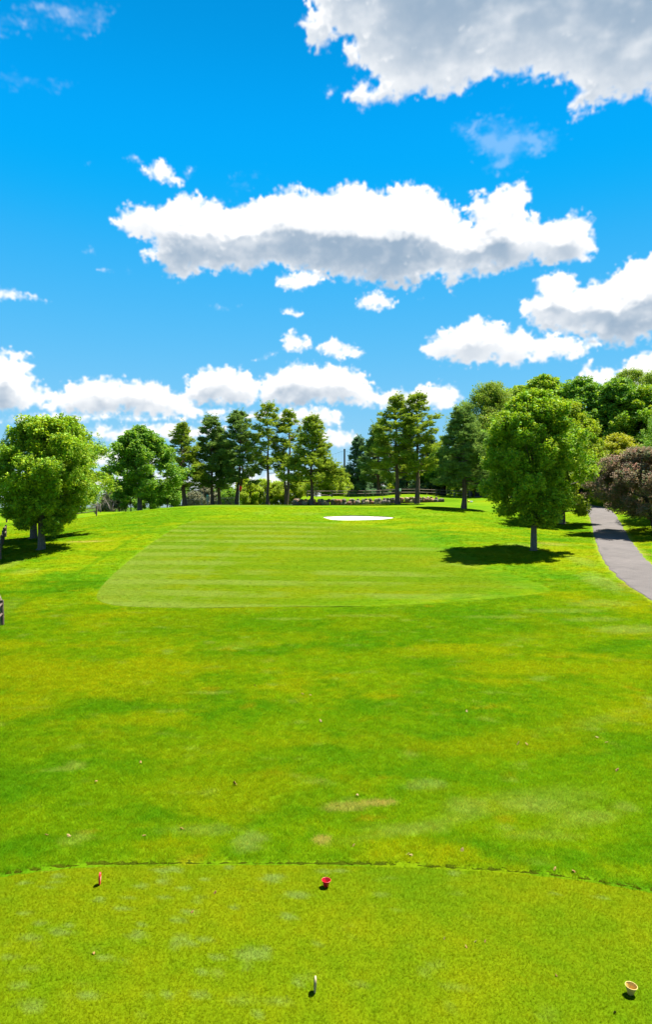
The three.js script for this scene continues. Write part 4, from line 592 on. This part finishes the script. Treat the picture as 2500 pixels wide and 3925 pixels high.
function stone(seed) {
  const g = new THREE.IcosahedronGeometry(0.5, 2), p = g.attributes.position, v = V();
  for (let i = 0; i < p.count; i++) { v.fromBufferAttribute(p, i); const k = 1 + 0.26 * noise(v.x * 2 + seed * 7, v.y * 2 + v.z * 1.7) + 0.1 * noise(v.x * 5 + seed, v.z * 5 - v.y * 4); v.multiplyScalar(k); v.set(clamp(v.x, -0.46, 0.46), clamp(v.y, -0.42, 0.42), v.z); p.setXYZ(i, v.x, v.y, v.z); }
  g.computeVertexNormals(); return g;
}
const stones = Array.from({ length: 8 }, (_, i) => stone(i + 1));
{
  const wall = thing('boulder_wall', 'low retaining wall of rounded tan and grey boulders below the rail fence', 'stone wall', -3.2, 80.7), base = wall.position.clone(), random = makeRandom(88);
  const put = (x, y, d, s, sy) => { const m = part('boulder', stones[Math.floor(random() * 8)], stoneMaterials[Math.floor(random() * 6)], wall); m.position.set(x - base.x, y - base.y, -d - base.z); m.scale.set(s * (0.9 + 0.35 * random()), sy, s); m.rotation.set((random() - 0.5) * 0.5, random() * 6.283, (random() - 0.5) * 0.4); };
  const course = (x, d, top) => { const foot = landHeight(x, d - 0.5); let y = foot; while (y < top - 0.08) { const s = Math.min(0.4 + 0.3 * random(), Math.max(0.3, top - y + 0.14)); put(x + (random() - 0.5) * 0.3, y + s * 0.36, d - 0.06 + 0.16 * (y - foot), s * 1.15, s); y += s * 0.68; } };
  for (let x = -3.3; x < 13.6; x += 0.5) course(x, terraceEdge(x) - 0.08, landHeight(x, terraceEdge(x) + 0.7) + 0.02);
  for (let d = 81.3; d < 85; d += 0.4) course(-3.55, d, landHeight(-2.7, d) - 0.08);
}
const weathered = new THREE.MeshStandardMaterial({ map: speckled(11, [70, 60, 50], [126, 114, 100], 0.5, 3), roughness: 0.95 }), darkTimber = new THREE.MeshStandardMaterial({ map: speckled(12, [44, 30, 22], [112, 96, 84], 0.5, 3), roughness: 0.95 });
function roughPole(length, radius, seed) { const g = new THREE.CylinderGeometry(radius * 0.92, radius, length, 7, 4), p = g.attributes.position; for (let i = 0; i < p.count; i++) { const k = 1 + 0.2 * noise(p.getY(i) * 2 + seed, Math.atan2(p.getZ(i), p.getX(i)) * 1.5); p.setX(i, p.getX(i) * k); p.setZ(i, p.getZ(i) * k); } g.computeVertexNormals(); return g; }
const postShapes = [roughPole(1.25, 0.075, 1), roughPole(1.25, 0.075, 5)], railShapes = [roughPole(1, 0.042, 2), roughPole(1, 0.042, 6), roughPole(1, 0.042, 9)];
function railFence(label, line, material, post, skip = []) {
  const f = thing('split_rail_fence', label, 'fence', line[0][0], line[0][1]), o = f.position.clone(), random = makeRandom(line.length * 7);
  const ends = line.map(([x, d]) => V(x, landHeight(x, d), -d).sub(o));
  ends.forEach((p, i) => { const m = part('post', postShapes[i % 2], material, f); m.position.copy(p); m.position.y += post / 2 - 0.12; m.scale.y = (post + 0.25) / 1.25; m.rotation.set((random() - 0.5) * 0.08, random() * 6, (random() - 0.5) * 0.08); });
  for (let i = 0; i < ends.length - 1; i++) [0.86, 0.47].forEach((k, r) => {
    const a = ends[i].clone(), b = ends[i + 1].clone(); a.y += post * k; b.y += post * k; if (skip.some(([si, sr]) => si === i && sr === r)) { b.y = ends[i + 1].y + 0.12; }
    const dir = b.clone().sub(a), l = dir.length(), m = part('rail', railShapes[(i + r) % 3], material, f); m.position.copy(a).addScaledVector(dir, 0.5); m.quaternion.setFromUnitVectors(V(0, 1, 0), dir.normalize()); m.scale.y = l + 0.12; m.position.y += (random() - 0.5) * 0.03;
  });
  return f;
}
railFence('weathered split rail fence on the terrace above the boulder wall', [[-2.35, 88], [-1.2, 88], [0.75, 88.2], [2.87, 88.2], [4.98, 88.2], [7.1, 88.1], [9.3, 88], [11.5, 88], [13.8, 88], [16, 87.8], [17.9, 87.5]], weathered, 0.86, [[1, 1]]);
railFence('brown and white weathered rail fence along the left edge', [[-11.1, 22.5], [-12.0, 26], [-13.9, 29.5], [-15.5, 33], [-17.0, 36.4], [-18.55, 40], [-20.1, 43.5], [-21.6, 47], [-23.15, 50.5], [-24.6, 54]], darkTimber, 0.92);
railFence('dark rail fence far behind the left maples', [[-30.6, 67.4], [-28.4, 66.8], [-26.2, 66.4], [-24, 66.4], [-21.8, 66.8]], darkTimber, 0.9);
{ // wire fence beyond the green
  const f = thing('chain_link_fence', 'dark chain link fence beyond the green, between the pine trunks', 'fence', -22.37, 99), o = f.position.clone(), wire = paint(0.06, 0.07, 0.07, 0.6, { metalness: 0.4 }), post = new THREE.CylinderGeometry(0.035, 0.035, 1, 6), strand = new THREE.CylinderGeometry(0.008, 0.008, 1, 4), ends = [];
  for (let x = -22.37; x < -8.7; x += 2.713) { ends.push(V(x, landHeight(x, 99), -99).sub(o)); }
  for (const e of ends) { const m = part('post', post, wire, f); m.position.copy(e); m.position.y += 0.55; m.scale.y = 1.3; }
  const link = (a, b, thick, name) => { const dir = b.clone().sub(a), m = part(name, strand, wire, f); m.position.copy(a).addScaledVector(dir, 0.5); m.scale.set(thick, dir.length(), thick); m.quaternion.setFromUnitVectors(V(0, 1, 0), dir.normalize()); };
  for (let i = 0; i < ends.length - 1; i++) { link(ends[i].clone().setY(ends[i].y + 1.18), ends[i + 1].clone().setY(ends[i + 1].y + 1.18), 3.4, 'top_rail'); const mesh = []; for (let k = 0; k < 17; k++) for (const s of [-1, 1]) { const a = ends[i].clone().lerp(ends[i + 1], k / 16), b = ends[i].clone().lerp(ends[i + 1], clamp((k + s * 5) / 16)), t = strand.clone(), from = s > 0 ? a.clone() : a.clone(), to = b.clone(); to.y += 1.15; const dir = to.clone().sub(from); t.scale(0.6, dir.length(), 0.6); t.applyQuaternion(new THREE.Quaternion().setFromUnitVectors(V(0, 1, 0), dir.clone().normalize())); t.translate(from.x + dir.x / 2, from.y + dir.y / 2, from.z + dir.z / 2); mesh.push(t); } part('wire_mesh', mergeGeometries(mesh), wire, f); }
}
{ // flagstick
  const f = thing('flagstick', 'flagstick with a limp red flag on the putting green', 'flagstick', -9.15, 74); 
  const pole = part('pole', new THREE.CylinderGeometry(0.013, 0.016, 2.15, 8), paint(0.62, 0.6, 0.5, 0.5), f); pole.position.y = 1.07;
  const g = new THREE.PlaneGeometry(0.34, 0.5, 10, 8), p = g.attributes.position; for (let i = 0; i < p.count; i++) { const u = (p.getX(i) + 0.17) / 0.34, v = p.getY(i); p.setXYZ(i, 0.02 + u * 0.26 + 0.03 * Math.sin(v * 9), 1.86 + v - u * 0.16, 0.07 * Math.sin(u * 9 + v * 4) * u); } g.computeVertexNormals();
  part('flag', g, paint(0.5, 0.008, 0.012, 0.8, { side: THREE.DoubleSide }), f);
}

// tee markers
const cupProfile = [[0, 0.001], [0.029, 0], [0.031, 0.004], [0.045, 0.052], [0.058, 0.082], [0.0625, 0.092], [0.0615, 0.094], [0.056, 0.084], [0.043, 0.054], [0.027, 0.012], [0, 0.011]].map(([r, y]) => new THREE.Vector2(r, y));
function cupMarker(label, x, d, color, inner, tilt) {
  const m = thing('tee_marker_cup', label, 'tee marker', x, d, 'tee markers on the tee', 0.006), body = part('cup', new THREE.LatheGeometry(cupProfile, 40), color, m); m.rotation.set(0.05, 0, tilt);
  const spike = part('spike', new THREE.CylinderGeometry(0.006, 0.002, 0.07, 8), paint(0.3, 0.3, 0.3, 0.4, { metalness: 0.8 }), m); spike.position.y = -0.034;
  const rim = part('rim', new THREE.TorusGeometry(0.0605, 0.0032, 8, 40), inner, body); rim.rotation.x = Math.PI / 2; rim.position.y = 0.0925; return m;
}
const redPlastic = paint(0.46, 0.006, 0.016, 0.38), goldPlastic = paint(0.46, 0.31, 0.07, 0.5);
cupMarker('red cup-shaped tee marker in the middle of the tee near the lip', 0.0, 9.45, redPlastic, paint(0.5, 0.01, 0.022, 0.35), -0.04);
cupMarker('gold cup-shaped tee marker at the lower right of the tee', 3.22, 7.37, goldPlastic, paint(0.5, 0.36, 0.1, 0.5), -0.08);
function plateMarker(label, x, d, board, face, tilt) {        // an upright board seen edge on
  const m = thing('tee_marker_board', label, 'tee marker', x, d, 'tee markers on the tee', 0.0), s = new THREE.Shape();
  s.moveTo(-0.022, 0.012); s.lineTo(0.022, 0.012); s.bezierCurveTo(0.03, 0.05, 0.045, 0.075, 0.044, 0.112); s.bezierCurveTo(0.042, 0.15, 0.022, 0.168, 0, 0.168); s.bezierCurveTo(-0.022, 0.168, -0.042, 0.15, -0.044, 0.112); s.bezierCurveTo(-0.045, 0.075, -0.03, 0.05, -0.022, 0.012);
  const g = new THREE.ExtrudeGeometry(s, { depth: 0.012, bevelEnabled: true, bevelThickness: 0.004, bevelSize: 0.004, bevelSegments: 2, curveSegments: 10 }); g.translate(0, 0, -0.006); g.rotateY(Math.PI / 2); part('board', g, board, m);
  const foot = part('stake', new THREE.CylinderGeometry(0.011, 0.006, 0.1, 8), face, m); foot.position.y = -0.022;
  for (const k of [-1, 1]) { const b = part('face_band', new THREE.BoxGeometry(0.0022, 0.05, 0.066), face, m); b.position.set(k * 0.0108, 0.085, 0); }
  m.rotation.set(0.0, 0.1, tilt); return m;
}
plateMarker('red upright board tee marker at the left of the tee', -3.08, 9.5, paint(0.45, 0.02, 0.02, 0.45), paint(0.55, 0.2, 0.16, 0.5), -0.03);
plateMarker('cream and brown upright board tee marker at the bottom of the view', -0.12, 7.4, paint(0.32, 0.25, 0.13, 0.6), paint(0.12, 0.06, 0.02, 0.6), -0.05);

// dry leaves blown onto the grass
{
  const g = new THREE.PlaneGeometry(0.1, 0.085, 4, 4), p = g.attributes.position; for (let i = 0; i < p.count; i++) { const x = p.getX(i), y = p.getY(i), k = 1 - 0.45 * Math.abs(Math.sin(Math.atan2(y, x) * 2.5)); p.setXYZ(i, x * k, y * k, 0.02 * Math.sin(x * 40) + 0.016 * Math.cos(y * 50) + 1.6 * x * x); } g.rotateX(-Math.PI / 2); g.computeVertexNormals();
  const tan = [paint(0.2, 0.11, 0.026, 0.9, { side: THREE.DoubleSide }), paint(0.2, 0.135, 0.045, 0.9, { side: THREE.DoubleSide }), paint(0.16, 0.07, 0.016, 0.9, { side: THREE.DoubleSide })], random = makeRandom(66);
  const rough = [[-1.93, 19.07], [-0.62, 18.43], [-0.41, 18.33], [-1.70, 13.05], [-4.33, 13.17], [-3.73, 14.07], [0.56, 12.59], [-2.32, 11.25], [-4.40, 10.99], [-4.02, 10.95], [-2.85, 10.97], [1.20, 10.27], [1.25, 10.25], [2.02, 10.39], [0.41, 10.57], [3.22, 9.85], [3.48, 9.78], [5.70, 13.71], [6.08, 15.17], [5.98, 15.45], [4.14, 15.09], [4.32, 15.05], [3.42, 17.05], [-0.12, 16.39]], tee = [[1.41, 8.31], [1.64, 8.15], [1.77, 8.25], [1.88, 8.25], [2.94, 7.09], [2.53, 7.65], [-2.68, 8.03], [-1.48, 9.29], [-1.70, 8.85]];
  const lay = (list, label, group, size, lift) => { for (const [x, d] of list) { const m = new THREE.Mesh(g, tan[Math.floor(random() * 3)]); m.name = numbered('fallen_leaf'); m.userData = { label, category: 'leaf', group }; m.position.set(x, landHeight(x, d) + lift, -d); const s = size * (0.8 + 0.5 * random()); m.scale.set(s, s, s); m.rotation.set((random() - 0.5) * 0.7, random() * 6.283, (random() - 0.5) * 0.7); scene.add(shadowed(m)); } };
  lay(rough, 'dry tan leaf lying in the rough beyond the tee', 'dry leaves in the rough', 0.85, 0.036); lay(tee, 'small orange-brown leaf scrap lying on the mown tee', 'leaf scraps on the tee', 0.4, 0.014);
}

// bins, sign, ball washer, small markers
function bin(name, label, x, d, body, lid, w, h, group) {
  const b = thing(name, label, 'bin', x, d, group), s = new THREE.Shape(); s.moveTo(-w * 0.42, 0.1); s.lineTo(w * 0.42, 0.1); s.lineTo(w * 0.5, h); s.lineTo(-w * 0.5, h); s.closePath();
  const g = new THREE.ExtrudeGeometry(s, { depth: w * 0.8, bevelEnabled: true, bevelSize: 0.015, bevelThickness: 0.015, bevelSegments: 2 }); g.translate(0, 0, -w * 0.4); part('body', g, body, b);
  const top = part('lid', new THREE.SphereGeometry(w * 0.58, 16, 8, 0, 6.283, 0, 1.35), lid, b); top.scale.set(1, 0.34, 0.86); top.position.y = h + 0.0;
  for (const k of [-1, 1]) { const wheel = part('wheel', new THREE.CylinderGeometry(0.1, 0.1, 0.06, 16), paint(0.02, 0.02, 0.02, 0.8), b); wheel.rotation.z = Math.PI / 2; wheel.position.set(k * w * 0.4, 0.1, w * 0.22); }
  const handle = part('handle', new THREE.CylinderGeometry(0.015, 0.015, w * 0.9, 8), body, b); handle.rotation.z = Math.PI / 2; handle.position.set(0, h * 0.95, -w * 0.48); return b;
}
bin('wheeled_bin', 'black wheeled bin with a pale blue lid on the path under the trees', 19.99, 87.6, paint(0.012, 0.014, 0.02, 0.6), paint(0.22, 0.36, 0.55, 0.5), 0.72, 0.86);
bin('small_bin', 'small black bin at the end of the rail fence', 18.40, 89.5, paint(0.012, 0.012, 0.014, 0.7), paint(0.02, 0.02, 0.024, 0.6), 0.42, 0.6);
bin('teal_bin', 'teal bin in the shade where the wood meets the grass', 33.90, 86.5, paint(0.08, 0.34, 0.34, 0.6), paint(0.1, 0.38, 0.38, 0.5), 0.34, 0.42);
{ const s = thing('notice_sign', 'small white sign fixed beside the terrace fence', 'sign', 9.28, 87.6), p = part('post', new THREE.BoxGeometry(0.07, 0.95, 0.07), weathered, s); p.position.y = 0.45; const b = part('panel', new THREE.BoxGeometry(0.24, 0.34, 0.02), paint(0.75, 0.77, 0.8, 0.5), s); b.position.set(-0.04, 0.72, 0.05); }
{ const s = thing('ball_washer', 'grey ball washer with a teal cap among the left pines', 'ball washer', -14.49, 86), p = part('post', new THREE.CylinderGeometry(0.05, 0.06, 0.8, 10), paint(0.16, 0.17, 0.17, 0.6), s); p.position.y = 0.36; const b = part('tub', new THREE.CylinderGeometry(0.2, 0.15, 0.6, 14), paint(0.2, 0.21, 0.21, 0.6), s); b.position.y = 0.82; const c = part('cap', new THREE.SphereGeometry(0.13, 14, 10), paint(0.1, 0.42, 0.38, 0.5), s); c.position.y = 1.2; }
{ const s = thing('thin_pole', 'thin pale pole standing among the left pines', 'pole', -15.38, 87), p = part('shaft', new THREE.CylinderGeometry(0.03, 0.035, 2.2, 8), paint(0.32, 0.32, 0.3, 0.6), s), t = part('finial', new THREE.SphereGeometry(0.045, 10, 8), paint(0.3, 0.3, 0.28, 0.6), s); p.position.y = 1.05; t.position.y = 2.16; }
{ const s = thing('yard_marker', 'small yellow marker beside a white stone below the terrace', 'marker', 16.03, 79), k = part('knob', new THREE.SphereGeometry(0.13, 14, 10), paint(0.62, 0.36, 0.01, 0.5), s), w = part('white_stone', stones[2], paint(0.6, 0.6, 0.58, 0.8), s); k.position.y = 0.1; w.position.set(0.3, 0.06, 0.02); w.scale.set(0.34, 0.22, 0.26); }
{ // driving range net on tall poles far behind
  const timber = paint(0.06, 0.05, 0.045, 0.9), base = 132, s = thing('net_pole', 'tall dark pole of a ball net, rising left of the blue-green conifers', 'pole', 3.47, base), ground = s.position.y, top = 15.1 - ground;
  const p = part('shaft', new THREE.CylinderGeometry(0.16, 0.24, top, 10), timber, s); p.position.y = top / 2; const c = part('cap', new THREE.CylinderGeometry(0.19, 0.19, 0.12, 10), timber, s); c.position.y = top;
  const n = thing('ball_net', 'thin ball-catching net strung from the tall pole', 'net', 3.47, base), lines = [], line = (a, b, r) => { const t = new THREE.CylinderGeometry(r, r, a.distanceTo(b), 4), dir = b.clone().sub(a).normalize(); t.applyQuaternion(new THREE.Quaternion().setFromUnitVectors(V(0, 1, 0), dir)); t.translate((a.x + b.x) / 2, (a.y + b.y) / 2, (a.z + b.z) / 2); lines.push(t); };
  for (const way of [-1, 1]) { const far = V(way * 14, top - 0.5, -9); let last = V(0, top - 0.25, 0); for (let k = 1; k <= 8; k++) { const q = V(0, top - 0.25, 0).lerp(far, k / 8); q.y -= 1.2 * Math.sin(Math.PI * k / 8); line(last, q, 0.022); last = q; } for (let k = 1; k < 26; k++) { const q = V(0, top - 0.25, 0).lerp(far, k / 26); q.y -= 1.2 * Math.sin(Math.PI * k / 26); line(q, q.clone().setY(1), 0.006); } }
  part('netting', mergeGeometries(lines), paint(0.08, 0.09, 0.1, 0.8), n);
}
// leafless shrubs at the left shoulder of the hill
for (const [x, d, h, seed, label] of [[-30.76, 96, 2.3, 1, 'bare twiggy shrub against the sky left of the hill'], [-30.25, 99, 3.4, 2, 'taller bare shrub beside the greyish scrub'], [-30.48, 93, 1.5, 3, 'low bare shrub on the far bank']]) {
  const t = thing('bare_shrub', label, 'shrub', x, d, 'bare shrubs on the far bank', -0.05), random = makeRandom(seed * 17), wood = [];
  for (let k = 0; k < 9; k++) { const a = random() * 6.283, r = h * (0.25 + 0.35 * random()), tip = V(Math.cos(a) * r, h * (0.6 + 0.4 * random()), Math.sin(a) * r), mid = V(tip.x * 0.35, tip.y * 0.5, tip.z * 0.35); wood.push(taperedTube([V(0, 0, 0), mid, tip], [0.04, 0.026, 0.008], 5)); for (let n = 0; n < 5; n++) { const s = mid.clone().lerp(tip, random() * 0.8), e = s.clone().add(V((random() - 0.5) * 0.9, 0.2 + 0.5 * random(), (random() - 0.5) * 0.9)); wood.push(taperedTube([s, s.clone().lerp(e, 0.5).add(V(0.03, 0.05, 0)), e], [0.016, 0.011, 0.005], 4)); } }
  part('stems', mergeGeometries(wood), paint(0.16, 0.13, 0.12, 0.9), t);
}

renderer.render(scene, camera);
